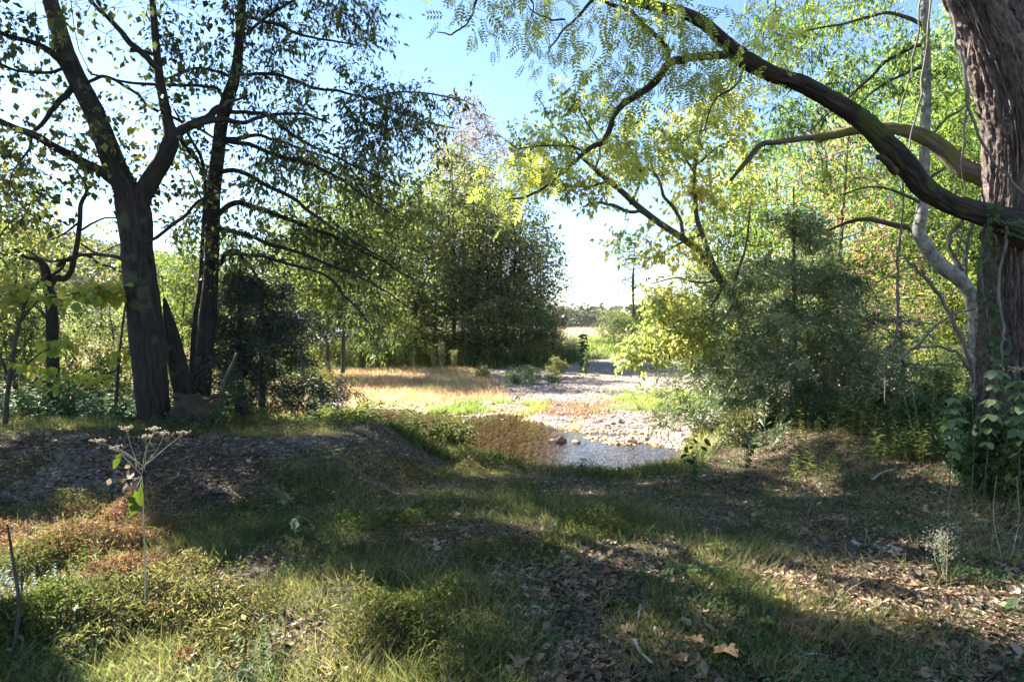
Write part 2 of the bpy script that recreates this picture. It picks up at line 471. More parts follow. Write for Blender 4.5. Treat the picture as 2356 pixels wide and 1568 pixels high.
def leaf_shape(w=.5, fold=.18, droop=.15, fine=False):
    if fine:
        h = w / 2
        v = [(0, 0, 0), (0, .3, .02), (0, .65, -droop * .4), (0, 1, -droop), (-h * .8, .22, fold * h), (h * .8, .22, fold * h), (-h, .5, fold * h - droop * .2), (h, .5, fold * h - droop * .2), (-h * .6, .8, -droop * .6), (h * .6, .8, -droop * .6)]
        t = [(0, 1, 4), (0, 5, 1), (4, 1, 6), (1, 2, 6), (5, 7, 1), (1, 7, 2), (6, 2, 8), (7, 9, 2), (8, 2, 3), (2, 9, 3)]
        return np.array(v, float), np.array(t)
    h = w / 2
    return np.array([(0, 0, 0), (-h, .45, fold * h), (0, 1, -droop), (h, .45, fold * h)], float), np.array([(0, 2, 1), (0, 3, 2)])

def pinnate_shape(pairs=5, L=1.0, lw=.11, ll=.32, curl=.15):
    V = []; T = []
    lv, lt = leaf_shape(.38, .1, .15)
    for k in range(pairs + 1):
        y = .2 + .8 * k / pairs; z = -curl * y * y
        for s in ((-1, 1) if k < pairs else (0,)):
            a = s * R(62); c, sn = math.cos(a), math.sin(a)
            for p in lv * ll * (1 - .35 * abs(y - .6)):
                V.append((p[0] * c + p[1] * sn, -p[0] * sn + p[1] * c + y, p[2] + z))
            T += [tuple(i + len(V) - 4 for i in t) for t in lt]
    b = len(V); V += [(-.008, 0, 0), (.008, 0, 0), (0, 1, -curl)]; T.append((b, b + 1, b + 2))
    return np.array(V) * L, np.array(T)

LEAF = leaf_shape(.5); LEAFN = leaf_shape(.34); LEAFW = leaf_shape(.75); LEAFM = leaf_shape(.4); LEAFF = leaf_shape(.6, fine=True); LEAFFW = leaf_shape(.85, fine=True)
PINN = pinnate_shape()
NEEDLE = (np.array([(-.06, 0, 0), (.06, 0, 0), (0, 1, 0)], float), np.array([(0, 1, 2)]))
BLADE = (np.array([(-.5, 0, 0), (.5, 0, 0), (-.38, .45, .10), (.38, .45, .10), (0, 1, .42)], float), np.array([(0, 1, 3), (0, 3, 2), (2, 3, 4)]))

def rvec(n):
    v = rng.normal(size=(n, 3)); return v / np.linalg.norm(v, axis=1)[:, None]

SPIKE = (np.array([(-1, 0, 0), (1, 0, .0), (0, 0, 1.4), (0, 1, 0)], float), np.array([(0, 1, 3), (1, 2, 3), (2, 0, 3)]))
def leaves(mb, targets, D, per, spread, size, shape=None, droop=.5, flat=.6, back=.25, var=.45, keep=None, twigs=None, k=4, tr=.0022):
    """leaves; with twigs given they sit along short side twigs drawn into that mesh"""
    shape = shape or LEAF
    n = len(targets)
    if n == 0: return
    cnt = rng.poisson(per, n)
    idx = np.repeat(np.arange(n), cnt)
    m = len(idx)
    if twigs is not None:
        W = D[:, None, :] * .5 + rng.normal(0, 1, (n, k, 3)) * np.array([.75, .75, .5]); W *= (spread * 2.2 * rng.uniform(.5, 1.2, (n, k)) / (np.linalg.norm(W, axis=2) + 1e-9))[..., None]
        st = targets[:, None, :] - D[:, None, :] * (rng.random((n, k)) * back)[..., None]
        ok = np.ones(n, bool) if keep is None else keep(targets)
        w = W[ok].reshape(-1, 3); L = np.linalg.norm(w, axis=1)
        stamp(twigs, *SPIKE, st[ok].reshape(-1, 3), frames(w, rvec(len(w))), np.column_stack([np.full(len(w), tr), L, np.full(len(w), tr)]))
        j = rng.integers(0, k, m); t = rng.uniform(.15, 1.05, m)
        w = W[idx, j]; pos = st[idx, j] + w * t[:, None] + rng.normal(0, 1, (m, 3)) * size * .35
        d0 = w / (np.linalg.norm(w, axis=1)[:, None] + 1e-9) * .7
    else:
        pos = targets[idx] - D[idx] * (rng.random(m) * back)[:, None] + rng.normal(0, 1, (m, 3)) * spread * np.array([1, 1, .75])
        d0 = D[idx] * .5
    if keep is not None:
        q = keep(pos); pos = pos[q]; idx = idx[q]; d0 = d0[q]; m = len(idx)
    d = d0 + rvec(m) * .75 + np.array([0, 0, -droop])
    nr = rvec(m) + np.array([0, 0, flat * 1.6])
    stamp(mb, *shape, pos, frames(d, nr), size * (1 + var * rng.normal(size=m)).clip(.35, 1.9))

def blob(n, c, r, shell=.35):
    """n points in an ellipsoid, thinned unevenly so that the crown has gaps"""
    out = np.zeros((0, 3)); c = np.asarray(c, float); r = np.asarray(r, float) * np.ones(3)
    ph = rng.random(3) * 40
    while len(out) < n:
        q = rvec(n * 3) * (rng.random(n * 3) ** shell)[:, None]
        p = c + q * r
        s = 2.2 / max(r.min(), .5)
        dens = vnoise(p[:, 0] * s + ph[0], p[:, 1] * s + ph[1], p[:, 2] * s + ph[2])
        out = np.vstack([out, p[rng.random(len(p)) < .5 + .9 * dens]])
    return out[:n]

def pblob(n, u, v, Y, ru, rv, ry):
    """the same, centred where u, v, Y says"""
    return blob(n, at(u, v, Y), (ru * Y / FV, ry, rv * Y / FV))

# ------------------------------------------------------------------ ground sheet
Z_RIGHT = zone([(1280, 1240), (1500, 1240), (1700, 1280), (2000, 1300), (2356, 1280), (2800, 1300), (2800, 1900), (1050, 1900), (1100, 1500), (1180, 1330)])
Z_MOUND = zone([(-300, 1010), (480, 1005), (700, 1008), (900, 1012), (950, 1040), (900, 1060), (700, 1080), (650, 1160), (300, 1170), (-300, 1190)])
Z_RUST = zone([(60, 1210), (180, 1180), (300, 1185), (330, 1260), (300, 1310), (120, 1330), (30, 1290)])
Z_BANKDIRT = zone([(1700, 960), (2356, 960), (2800, 1000), (2800, 1300), (2000, 1240), (1700, 1180), (1550, 1120), (1620, 1050)])
Z_STRAW = zone([(700, 838), (1000, 830), (1110, 855), (1140, 900), (1100, 925), (960, 935), (860, 930), (700, 920)])
Z_GREEN1 = zone([(860, 925), (1010, 935), (1180, 925), (1210, 945), (1120, 962), (1000, 958), (900, 955), (820, 950)])
Z_GREEN2 = zone([(1440, 905), (1600, 900), (1640, 945), (1500, 945), (1430, 930)])
Z_RUST2 = zone([(1200, 925), (1400, 925), (1420, 950), (1300, 958), (1200, 945)])
Z_FIELD_GREEN = zone([(1300, 780), (1480, 775), (1520, 800), (1480, 830), (1350, 830), (1300, 800)])

def ground_weights(x, y):
    yn = np.interp(x, *YN) ; yi = np.interp(x, *YI)
    gravel = sstep(-.3, .3, y - yn) * (1 - sstep(yi - 1, yi + .8, y))
    gravel = np.where(x < -12, gravel * .3, gravel)
    mound = in_zone(x, y, Z_MOUND).astype(float)
    straw = (in_zone(x, y, Z_STRAW, .8)).astype(float) * .8
    green = np.clip(in_zone(x, y, Z_GREEN1, .5).astype(float) + in_zone(x, y, Z_GREEN2, .5), 0, 1) * .7
    far = sstep(yi + 1, yi + 5, y)
    bed = (1 - sstep(WATER - .06, WATER + .03, H(x, y))) * (y > 9)
    return gravel, mound, straw, green, far, bed

xs = np.sinh(np.linspace(-7.3, 7.3, 620)) * .9
ys = np.concatenate([np.linspace(-25, .9, 40), 1 + np.expm1(np.linspace(0, 6.72, 620)) * 1.0])
GX, GY = np.meshgrid(xs, ys)
GZ = H(GX, GY)
nx, ny = len(xs), len(ys)
ii = (np.arange(ny - 1)[:, None] * nx + np.arange(nx - 1)[None]).reshape(-1)
mb = MB().add(np.stack([GX.ravel(), GY.ravel(), GZ.ravel()], -1), None, np.stack([ii, ii + 1, ii + nx + 1, ii + nx], -1))

def ground_material():
    m, nd, lk = nodes_of('ground_soil')
    tc = nd.new("ShaderNodeTexCoord")
    def attr(n):
        a = nd.new("ShaderNodeAttribute"); a.attribute_name = n; return a.outputs["Fac"]
    def noise(s, d=5):
        n = nd.new("ShaderNodeTexNoise"); n.inputs["Scale"].default_value = s; n.inputs["Detail"].default_value = d
        n.inputs["Roughness"].default_value = .6
        lk.new(tc.outputs["Object"], n.inputs["Vector"]); return n.outputs["Fac"]
    def mix(f, a, b):
        x = nd.new("ShaderNodeMix"); x.data_type = 'RGBA'
        for s, v in (("Factor", f), ("A", a), ("B", b)):
            if isinstance(v, tuple): x.inputs[s].default_value = (*v, 1)
            else: lk.new(v, x.inputs[s])
        return x.outputs["Result"]
    def rp(f, st):
        r = ramp(nd, st); lk.new(f, r.inputs[0]); return r.outputs[0]
    soil = rp(noise(9), [(.3, (.035, .026, .018)), (.5, (.085, .062, .042)), (.68, (.16, .12, .085))])
    def vor(scale):
        v = nd.new("ShaderNodeTexVoronoi"); v.inputs["Scale"].default_value = scale
        lk.new(tc.outputs["Object"], v.inputs["Vector"])
        sep = nd.new("ShaderNodeSeparateColor"); lk.new(v.outputs["Color"], sep.inputs[0]); return v, sep.outputs[0]
    vg, cell = vor(14)
    grav = rp(cell, [(0, (.18, .13, .10)), (.2, (.38, .3, .25)), (.45, (.29, .23, .19)), (.7, (.44, .36, .3)), (.85, (.26, .17, .13)), (1, (.38, .31, .27))])
    gdark = rp(cell, [(0, (.035, .025, .018)), (.4, (.08, .058, .042)), (.7, (.05, .036, .026)), (1, (.13, .1, .075))])
    straw = rp(noise(3), [(.3, (.3, .18, .09)), (.7, (.5, .34, .19))])
    green = rp(noise(4), [(.3, (.1, .14, .03)), (.7, (.24, .26, .08))])
    far = rp(noise(.15, 6), [(.3, (.2, .2, .07)), (.5, (.36, .27, .18)), (.7, (.45, .34, .26))])
    c = mix(attr("gravel"), soil, grav)
    c = mix(attr("mound"), c, gdark)
    c = mix(attr("straw"), c, straw)
    c = mix(attr("green"), c, green)
    c = mix(attr("far"), c, far)
    silt = rp(cell, [(0, (.34, .17, .05)), (.4, (.66, .41, .15)), (.7, (.45, .26, .09)), (1, (.7, .5, .24))])
    c = mix(attr("bed"), c, silt)
    pb = nd["Principled BSDF"]; pb.inputs["Roughness"].default_value = .9; pb.inputs["Specular IOR Level"].default_value = .15
    lk.new(c, pb.inputs["Base Color"])
    b = nd.new("ShaderNodeBump"); b.inputs["Strength"].default_value = .7; b.inputs["Distance"].default_value = .03
    ad = nd.new("ShaderNodeMath"); ad.operation = 'SUBTRACT'
    lk.new(noise(25, 6), ad.inputs[0]); lk.new(vg.outputs["Distance"], ad.inputs[1])
    lk.new(ad.outputs[0], b.inputs["Height"]); lk.new(b.outputs[0], pb.inputs["Normal"])
    return m
gme = mb.mesh('ground', ground_material())
for nm, arr in zip(("gravel", "mound", "straw", "green", "far", "bed"), ground_weights(GX.ravel(), GY.ravel())):
    a = gme.attributes.new(nm, 'FLOAT', 'POINT'); a.data.foreach_set("value", np.asarray(arr, np.float32))
tag(link('ground', gme), kind='structure')

def water_material():
    m, nd, lk = nodes_of('stream_water')
    nd.remove(nd["Principled BSDF"])
    tc = nd.new("ShaderNodeTexCoord")
    mp = nd.new("ShaderNodeMapping"); mp.inputs["Scale"].default_value = (3.2, 7.5, 1); mp.inputs["Rotation"].default_value = (0, 0, R(12))
    lk.new(tc.outputs["Object"], mp.inputs[0])
    n = nd.new("ShaderNodeTexNoise"); n.inputs["Scale"].default_value = 1.6; n.inputs["Detail"].default_value = 4; n.inputs["Distortion"].default_value = .6
    lk.new(mp.outputs[0], n.inputs["Vector"])
    b = nd.new("ShaderNodeBump"); b.inputs["Strength"].default_value = .35; b.inputs["Distance"].default_value = .02
    lk.new(n.outputs["Fac"], b.inputs["Height"])
    fr = nd.new("ShaderNodeFresnel"); fr.inputs["IOR"].default_value = 1.33; lk.new(b.outputs[0], fr.inputs["Normal"])
    gl = nd.new("ShaderNodeBsdfGlossy"); gl.inputs["Roughness"].default_value = .04; lk.new(b.outputs[0], gl.inputs["Normal"])
    tr = nd.new("ShaderNodeBsdfTransparent"); tr.inputs["Color"].default_value = (1.0, .95, .84, 1)
    ms = nd.new("ShaderNodeMixShader")
    mu = nd.new("ShaderNodeMath"); mu.operation = 'MULTIPLY'; mu.inputs[1].default_value = .9; lk.new(fr.outputs[0], mu.inputs[0])
    lk.new(mu.outputs[0], ms.inputs[0]); lk.new(tr.outputs[0], ms.inputs[1]); lk.new(gl.outputs[0], ms.inputs[2])
    lk.new(ms.outputs[0], nd["Material Output"].inputs["Surface"])
    return m
wx = np.linspace(-60, 7, 80); wy = np.linspace(9.5, 30, 30); WX, WY = np.meshgrid(wx, wy)
ii = (np.arange(29)[:, None] * 80 + np.arange(79)[None]).reshape(-1)
wme = MB().add(np.stack([WX.ravel(), WY.ravel(), np.full(WX.size, WATER)], -1), None, np.stack([ii, ii + 1, ii + 81, ii + 80], -1)).mesh('stream_water', water_material())
tag(link('stream_water', wme), kind='structure')

# ------------------------------------------------------------------ light map: patches kept sunlit by culling crown leaves along the sun line
LIT = [zone(p) for p in (
    [(-700, 1260), (0, 1230), (250, 1185), (330, 1230), (380, 1320), (560, 1330), (700, 1350), (900, 1380), (1080, 1450), (1080, 1900), (-700, 1900)],
    [(1060, 1110), (1160, 1125), (1250, 1180), (1420, 1215), (1600, 1265), (2000, 1290), (2400, 1370), (2700, 1400), (2700, 1560), (2200, 1500), (1750, 1420), (1500, 1340), (1300, 1290), (1150, 1230)],
    [(1440, 1430), (1620, 1460), (1760, 1530), (1600, 1530), (1460, 1480)],
    [(2080, 1080), (2450, 1090), (2450, 1130), (2200, 1130)],
    [(1500, 960), (1700, 960), (1760, 1030), (1640, 1080), (1500, 1078)],
)]
def lit_at(x, y):
    r = np.zeros(np.shape(x), bool)
    for i, z in enumerate(LIT):
        r |= in_zone(x, y, z, .2)
    return r
TRUNK_R = np.array([5.15, 7.0])
def lets_sun(p):
    """False for leaves culled to put sun on lit patches, flecks, stream and trunk"""
    h = p[:, 2]
    k = h / SUNV[2]
    gx = p[:, 0] - SUNV[0] * k; gy = p[:, 1] - SUNV[1] * k
    k2 = (h + .3) / SUNV[2]
    fleck = .7 * vnoise(gx * 1.6, gy * 1.6, 3) + .45 * vnoise(gx * 4.1, gy * 4.1, 5)
    block = (lit_at(gx, gy) & (fleck < .30)) | (fleck > .42)
    block |= lit_at(gx, gy) & (fleck < .0)
    block |= (gy > np.where(gx > 4.4, 12.5, np.where(gx < -.6, 11.3, 9.6))) & (np.abs(gx) < 30)                 # the stream and the bank beyond
    # sun line through the right-hand trunk between 1 m and 6 m up
    s = (p[:, 0] - TRUNK_R[0]) / SUNV[0]
    ty = p[:, 1] - SUNV[1] * s; tz = p[:, 2] - SUNV[2] * s
    block |= (s > 0) & (np.abs(ty - TRUNK_R[1]) < .55) & (tz > 2.4) & (tz < 6.4)
    return ~block
def sun_keep(prob=.97, above=4.5):
    def f(p):
        return lets_sun(p) | (rng.random(len(p)) > prob) | (p[:, 2] < above)
    return f

# ------------------------------------------------------------------ the near trees
def finish_tree(name, label, cat, base, parts, group=None):
    """parts: (part name, mesh builder, material, is bark)"""
    base = np.array([base[0], base[1], float(H(base[0], base[1])) if len(base) < 3 else base[2]])
    t = thing(name, label, cat, base, group)
    made = {}
    for p in parts:
        pn, b, mt, bk = p[:4]
        if b.n: made[pn] = link(pn, b.mesh(pn, mt, bark=bk, origin=base), t)
    return t, made

# --- forked dark tree on the left
YA = 9.0
tr, lb, cr = MB(), MB(), MB()
SA = []
SA.append(limb(tr, [(362, 1030, 47), (359, 975, 38), (350, 900, 36), (341, 800, 38), (333, 720, 37), (323, 640, 35), (316, 570, 33), (312, 520, 36), (306, 480, 36),
                    (290, 435, 28), (270, 395, 25), (253, 352, 24), (225, 275, 22), (197, 218, 21), (169, 165, 20), (141, 88, 18), (116, 0, 16),
                    (95, -120, 14), (70, -300, 11), (60, -420, 7), (52, -500, 3)], YA, 20, 5, .07, ridge=.006))
SA.append(limb(tr, [(316, 500, 20), (327, 452, 21), (352, 405, 20), (377, 365, 19), (394, 317, 17), (386, 280, 12), (378, 240, 11), (366, 176, 10), (359, 106, 8), (352, 18, 7), (345, -100, 5), (350, -260, 3)], YA, 12, 4, .1, ridge=.003))
for pts, dp in (
    ([(394, 317, 12), (425, 295, 11), (465, 278, 9), (503, 250, 7), (530, 235, 4), (570, 220, 2)], (9, 9.6)),
    ([(440, 290, 6), (500, 275, 7), (560, 281, 5), (612, 268, 4), (690, 262, 3), (760, 285, 2)], (9.1, 10.2)),
    ([(372, 170, 7), (345, 140, 7), (310, 109, 7), (267, 63, 6), (240, 30, 4.5), (211, 4, 4), (180, -60, 3)], (9, 8.4)),
    ([(300, 115, 5), (345, 122, 4), (368, 140, 4)], (8.9, 9)),
    ([(262, 420, 9), (230, 392, 10), (183, 366, 10), (116, 334, 9), (70, 310, 9), (0, 278, 7), (-100, 230, 6), (-220, 190, 3)], (9, 8.2)),
    ([(160, 175, 9), (140, 140, 9), (120, 123, 8), (70, 98, 6), (0, 77, 5), (-80, 60, 4), (-180, 20, 2)], (9, 8.3)),
    ([(168, 200, 8), (151, 218, 7), (127, 245, 6), (106, 282, 5), (74, 310, 4), (66, 345, 3), (28, 390, 2)], (9, 8.6)),
    ([(200, 190, 4), (240, 178, 4), (290, 200, 3.5), (340, 240, 3.5), (400, 270, 3.5), (460, 296, 3), (540, 340, 2)], (9, 9.7)),
    ([(410, 300, 6), (425, 340, 5), (455, 370, 4.5), (468, 410, 4), (478, 440, 3)], (9.1, 10)),
    ([(330, 560, 4), (370, 540, 4), (420, 500, 4), (470, 455, 3), (520, 440, 2)], (8.9, 9.2)),
    ([(290, 600, 4), (250, 590, 4), (190, 588, 3.5), (120, 600, 3), (60, 575, 2)], (9, 9.8)),
    ([(160, 150, 4), (110, 165, 3.5), (40, 160, 3), (-40, 130, 2.5)], (8.9, 8)),
):
    SA.append(limb(lb, pts, dp, 8, 4, .12, wob=.02))
TA = np.vstack([pblob(55, -20, 190, 8.6, 150, 130, 1.2), pblob(38, 60, 60, 8.6, 130, 80, 1.2), pblob(45, 270, 60, 8.7, 110, 90, 1.2), pblob(40, 400, 120, 9.4, 120, 110, 1.0),
                pblob(45, 130, 370, 8.6, 150, 80, 1), pblob(35, 330, 250, 9.2, 120, 80, 1), pblob(24, 420, 400, 9.5, 100, 60, .8), pblob(20, 60, 470, 8.7, 110, 50, .7),
                pblob(26, 400, -30, 9.2, 140, 60, 1.3)])
up = np.vstack([blob(700, (-5.2, 9.5, 8.6), (4.5, 4.5, 2.6)), blob(260, (-8, 9, 7.8), (3.5, 3.5, 2.6))])
u_, v_ = uv_of(up); up = up[(v_ < -25) & lets_sun(up)][:420]  # unseen high crown, culled so sun patches land on the ground
TA = np.vstack([TA, up])
DA = grow(lb, SA, TA, bf=.3, r0=.0035, step=.3, jit=.07, sag=.02, rmax=.045)
leaves(cr, TA, DA, np.where(uv_of(TA)[1] > -25, 14, 26), .19, .068, LEAFW, droop=.7, keep=sun_keep(), twigs=lb)
finish_tree('forked_tree', 'dark forked tree on the left, thick leaning trunk splitting into two limbs', 'tree', at(360, 1000, YA)[:2],
            [('trunk', tr, 'bark_dark', True), ('branches', lb, 'bark_dark', True), ('foliage', cr, 'leaf_forked', False)])

# --- broken second stem beside it
tr = MB()
limb(tr, [(440, 1010, 24), (430, 950, 22), (420, 900, 21), (407, 830, 20), (397, 780, 17), (388, 738, 12), (382, 705, 7), (378, 685, 2)], 9.6, 14, 4, .12, ridge=.006)
finish_tree('broken_trunk', 'short broken grey trunk leaning between the forked tree and the straight trunk', 'tree stump', at(440, 1000, 9.6)[:2], [('trunk', tr, 'bark_dark', True)])

# --- tall straight tree with long drooping boughs
YB = 10.4
tr, lb, cr = MB(), MB(), MB()
SB = []
SB.append(limb(tr, [(462, 985, 36), (461, 918, 24), (466, 860, 20), (472, 788, 19), (482, 682, 17), (489, 541, 16), (489, 458, 17), (500, 370, 15), (510, 282, 14), (524, 229, 14), (542, 169, 12),
                    (551, 88, 10), (556, 0, 9), (560, -200, 7), (566, -400, 4), (570, -480, 2)], YB, 16, 5, .06, ridge=.005))
boughs = (
    [(548, 172, 4), (600, 170, 4), (630, 169, 4), (704, 197, 3.6), (739, 208, 3.3), (782, 212, 3), (852, 231, 2.8), (958, 275, 2.4), (1046, 295, 1.6)],
    [(840, 228, 2.5), (880, 222, 2.2), (923, 213, 2), (993, 215, 2), (1057, 229, 1.6), (1095, 242, 1)],
    [(520, 257, 5), (565, 258, 4.4), (612, 267, 4), (669, 310, 3.4), (774, 362, 2.6), (850, 400, 1.8), (930, 430, 1.2)],
    [(510, 320, 5), (560, 315, 4.5), (598, 313, 4), (651, 325, 3.5), (720, 350, 2.8), (800, 390, 2)],
    [(510, 322, 6), (570, 331, 5), (651, 359, 4.5), (704, 375, 4), (782, 415, 3), (852, 458, 2.2), (930, 510, 1.4)],
    [(498, 396, 6), (549, 394, 5.5), (616, 430, 5), (686, 465, 4.3), (757, 521, 3.4), (850, 578, 2.2), (900, 610, 1.3)],
    [(490, 510, 8), (505, 490, 7), (528, 472, 6.5), (563, 470, 6.2), (634, 493, 5.4), (704, 521, 4.4), (775, 549, 3.4), (860, 590, 2.4), (950, 640, 1.3)],
    [(490, 524, 6), (563, 538, 5), (634, 566, 4.3), (704, 590, 3.8), (791, 622, 3), (880, 665, 2), (930, 700, 1.2)],
    [(484, 650, 8), (500, 612, 7), (521, 585, 6.2), (549, 583, 5), (581, 622, 3.3), (600, 650, 2)],
    [(521, 585, 4.5), (570, 588, 4), (634, 597, 3.6), (739, 629, 3), (791, 675, 2.4), (845, 745, 1.6), (860, 800, 1)],
    [(556, 35, 4), (610, 50, 3.8), (669, 70, 3.4), (740, 90, 2.6), (830, 110, 1.6)],
    [(552, 90, 4), (610, 40, 3.5), (680, 0, 3), (760, -30, 2)],
    [(520, 238, 5), (505, 212, 4.5), (480, 200, 4), (405, 197, 3.5), (299, 190, 3), (208, 172, 2.2)],
    [(540, 180, 4), (500, 165, 3.6), (450, 158, 3), (400, 175, 2.4), (372, 190, 1.8)],
    [(556, 0, 5), (500, -60, 4), (420, -110, 3), (300, -150, 2)],
    [(558, -80, 5), (640, -130, 4), (740, -150, 3), (850, -140, 2)],
    [(562, -200, 5), (640, -280, 4), (720, -330, 3)], [(562, -220, 5), (480, -300, 4), (420, -340, 3)],
)
for i, pts in enumerate(boughs):
    dy = rng.uniform(-1.3, 1.6)
    SB.append(limb(lb, pts, (YB, YB + dy), 7, 4, .08, wob=.025))
TB = np.vstack([pblob(80, 700, 60, 10.6, 150, 75, 1.6), pblob(45, 830, 30, 10.4, 70, 60, 1.2), pblob(80, 650, -20, 10.4, 160, 40, 1.5),
                pblob(60, 870, 215, 10.6, 140, 50, 1.5), pblob(42, 975, 270, 10.6, 120, 50, 1.3), pblob(75, 800, 310, 10.6, 160, 60, 1.5), pblob(50, 910, 360, 10.7, 140, 60, 1.4), pblob(25, 1050, 260, 10.6, 60, 30, .8),
                pblob(90, 760, 420, 10.8, 150, 60, 1.2), pblob(60, 900, 470, 11, 110, 70, 1.0), pblob(75, 740, 560, 11, 120, 70, 1.0), pblob(60, 850, 600, 11.2, 90, 90, 1.0),
                pblob(40, 850, 700, 11.2, 60, 90, .7), pblob(14, 860, 790, 11, 30, 50, .4),
                pblob(50, 620, 330, 10.5, 90, 90, 1.2), pblob(50, 480, 120, 10.3, 130, 90, 1.4), pblob(36, 640, 200, 10.4, 80, 70, 1.2), pblob(25, 590, 480, 10.4, 60, 60, 1), pblob(24, 430, 500, 10.4, 70, 60, .9), pblob(22, 560, 570, 10.3, 60, 40, .8)])
nB = len(TB)
up = np.vstack([blob(1300, (-5, 11, 8.8), (5.2, 5.6, 2.8)), blob(900, (-3.5, 12, 9.8), (4.5, 5, 2.6))])
u_, v_ = uv_of(up); up = up[(v_ < -25) & lets_sun(up)][:800]  # out-of-view crown filled in for shade, gaps left for sun
TB = np.vstack([TB, up])
DB = grow(lb, SB, TB, bf=.25, r0=.0028, step=.28, jit=.05, sag=.04, rmax=.03)
leaves(cr, TB, DB, np.where(np.arange(len(TB)) < nB, 24, 28), .17, .075, LEAFM, droop=.8, back=.5, keep=sun_keep(), twigs=lb)
finish_tree('drooping_tree', 'tall straight dark tree whose long thin boughs droop to the right over the creek bar', 'tree', at(462, 985, YB)[:2],
            [('trunk', tr, 'bark_dark', True), ('branches', lb, 'bark_dark', True), ('foliage', cr, 'leaf_elm', False)])

# --- thin sapling leaning on it
tr, cr = MB(), MB()
s = limb(tr, [(438, 975, 8), (440, 918, 7), (447, 752, 6), (461, 647, 5), (468, 506, 4), (472, 447, 4), (465, 370, 4), (445, 330, 3.5), (422, 289, 3), (400, 250, 2)], 10.0, 7, 4, .08)
limb(tr, [(470, 470, 3), (455, 440, 2.5), (440, 400, 2), (418, 370, 1.5)], 10.0, 5, 3)
T = np.vstack([pblob(16, 440, 330, 10, 50, 80, .5), pblob(14, 470, 560, 10, 40, 90, .5)])
D = grow(tr, [s], T, step=.3)
leaves(cr, T, D, 14, .16, .06, LEAFW)
finish_tree('sapling', 'thin dark sapling growing tight against the left side of the tall straight trunk', 'sapling', at(438, 975, 10)[:2], [('stem', tr, 'bark_dark', True), ('foliage', cr, 'leaf_forked', False)])

# --- the big rough-barked tree on the right
YR = 7.0
tr, l1, l2, lb, cr, moss = MB(), MB(), MB(), MB(), MB(), MB()
SR = []
SR.append(limb(tr, [(2360, 1120, 150), (2356, 1060, 112), (2350, 980, 86), (2342, 850, 74), (2337, 720, 68), (2336, 600, 64), (2339, 480, 61), (2340, 360, 60), (2328, 250, 58), (2300, 150, 56), (2272, 80, 50), (2240, 10, 42), (2200, -60, 38), (2150, -200, 32), (2100, -400, 22), (2080, -560, 10)], YR, 260, 26, .05, ridge=.034))
SR.append(limb(tr, [(2350, 300, 50), (2345, 170, 46), (2325, 80, 40), (2305, 0, 36), (2300, -120, 32), (2320, -350, 24), (2340, -520, 12)], (7.15, 7.5), 140, 20, .06, ridge=.026))
SR.append(limb(tr, [(2352, 330, 40), (2380, 200, 36), (2420, 60, 30), (2480, -120, 22), (2560, -320, 12)], (7.1, 7.7), 90, 14, .08, ridge=.02))
knot = MB(); kp = at(2312, 292, 6.62)
th = np.linspace(0, 2 * np.pi, 20)
tube(knot, np.stack([kp[0] + .05 * np.cos(th), np.full(20, kp[1] - .01) + .01 * np.sin(th * 3), kp[2] + .075 * np.sin(th)], -1), np.full(20, .02), 8, .5)
big = [(u_, v_, r_ * .9) for u_, v_, r_ in ((2365, 530, 52), (2325, 514, 38), (2290, 502, 30), (2264, 493, 27), (2190, 470, 24), (2127, 433, 24), (2085, 380, 25), (2039, 331, 24), (1986, 278, 23), (1916, 232, 21), (1846, 194, 20), (1775, 169, 19), (1705, 130, 20), (1670, 99, 16), (1617, 53, 13), (1564, 28, 12), (1521, 18, 11), (1433, -6, 9), (1380, -30, 8), (1300, -70, 6), (1200, -95, 4))]
SR.append(limb(l1, big, (6.7, 5.6), 72, 12, .16, ridge=.009))
for pts in (
    [(1700, 128, 11), (1670, 127, 10), (1599, 130, 9), (1564, 138, 9), (1539, 146, 9), (1504, 194, 8.5), (1433, 243, 7.5), (1409, 275, 7), (1395, 317, 6.4), (1380, 331, 6), (1345, 352, 5), (1292, 398, 4), (1222, 447, 3), (1169, 458, 1.6)],
    [(1345, 350, 3), (1310, 336, 2.5), (1250, 338, 2), (1187, 340, 1.4), (1155, 317, .9)],
    [(1539, 141, 6), (1532, 110, 5.4), (1507, 81, 5), (1461, 39, 5), (1440, 22, 4), (1380, 0, 3.6), (1340, -25, 2.6)],
    [(1400, -22, 4.4), (1363, 0, 3.8), (1328, 40, 3.2), (1300, 65, 2.6), (1275, 95, 2), (1261, 123, 1.2)],
    [(1290, -70, 4), (1180, -60, 3.4), (1110, -20, 3), (1092, 20, 2.6), (1074, 53, 2.3), (1046, 77, 2), (1007, 76, 1)],
    [(1200, -50, 2), (1215, -10, 1.8), (1225, 20, 1.5), (1215, 60, 1)],
    [(1300, 45, 2.4), (1250, 40, 2), (1215, 15, 1.4)],
    [(1710, 160, 3), (1690, 200, 2.6), (1645, 232, 2), (1620, 300, 1.4)],
    [(2060, 395, 9), (2040, 375, 8), (2022, 362, 6)],
):
    SR.append(limb(l1, pts, (YR - .95 - (1700 - min(1700, pts[0][0])) * .0011, 5.7), 8, 5, .14, wob=.012))
mossy = [(2310, 430, 40), (2285, 412, 30), (2262, 403, 24), (2215, 387, 19), (2162, 338, 17), (2120, 312, 15), (2070, 298, 12), (2022, 294, 10.5), (1960, 301, 9), (1910, 312, 8), (1863, 317, 5.5), (1789, 327, 4.6), (1751, 333, 5), (1722, 366, 5), (1698, 394, 3.2), (1680, 416, 1.5)]
SR.append(limb(l2, mossy, (7.3, 8.3), 48, 9, .2, ridge=.008))
SR.append(limb(l2, [(1925, 305, 7), (1905, 314, 6.5), (1886, 325, 5)], 7.95, 9, 3, .15))
SL = [SR[3]] + SR[4:13]
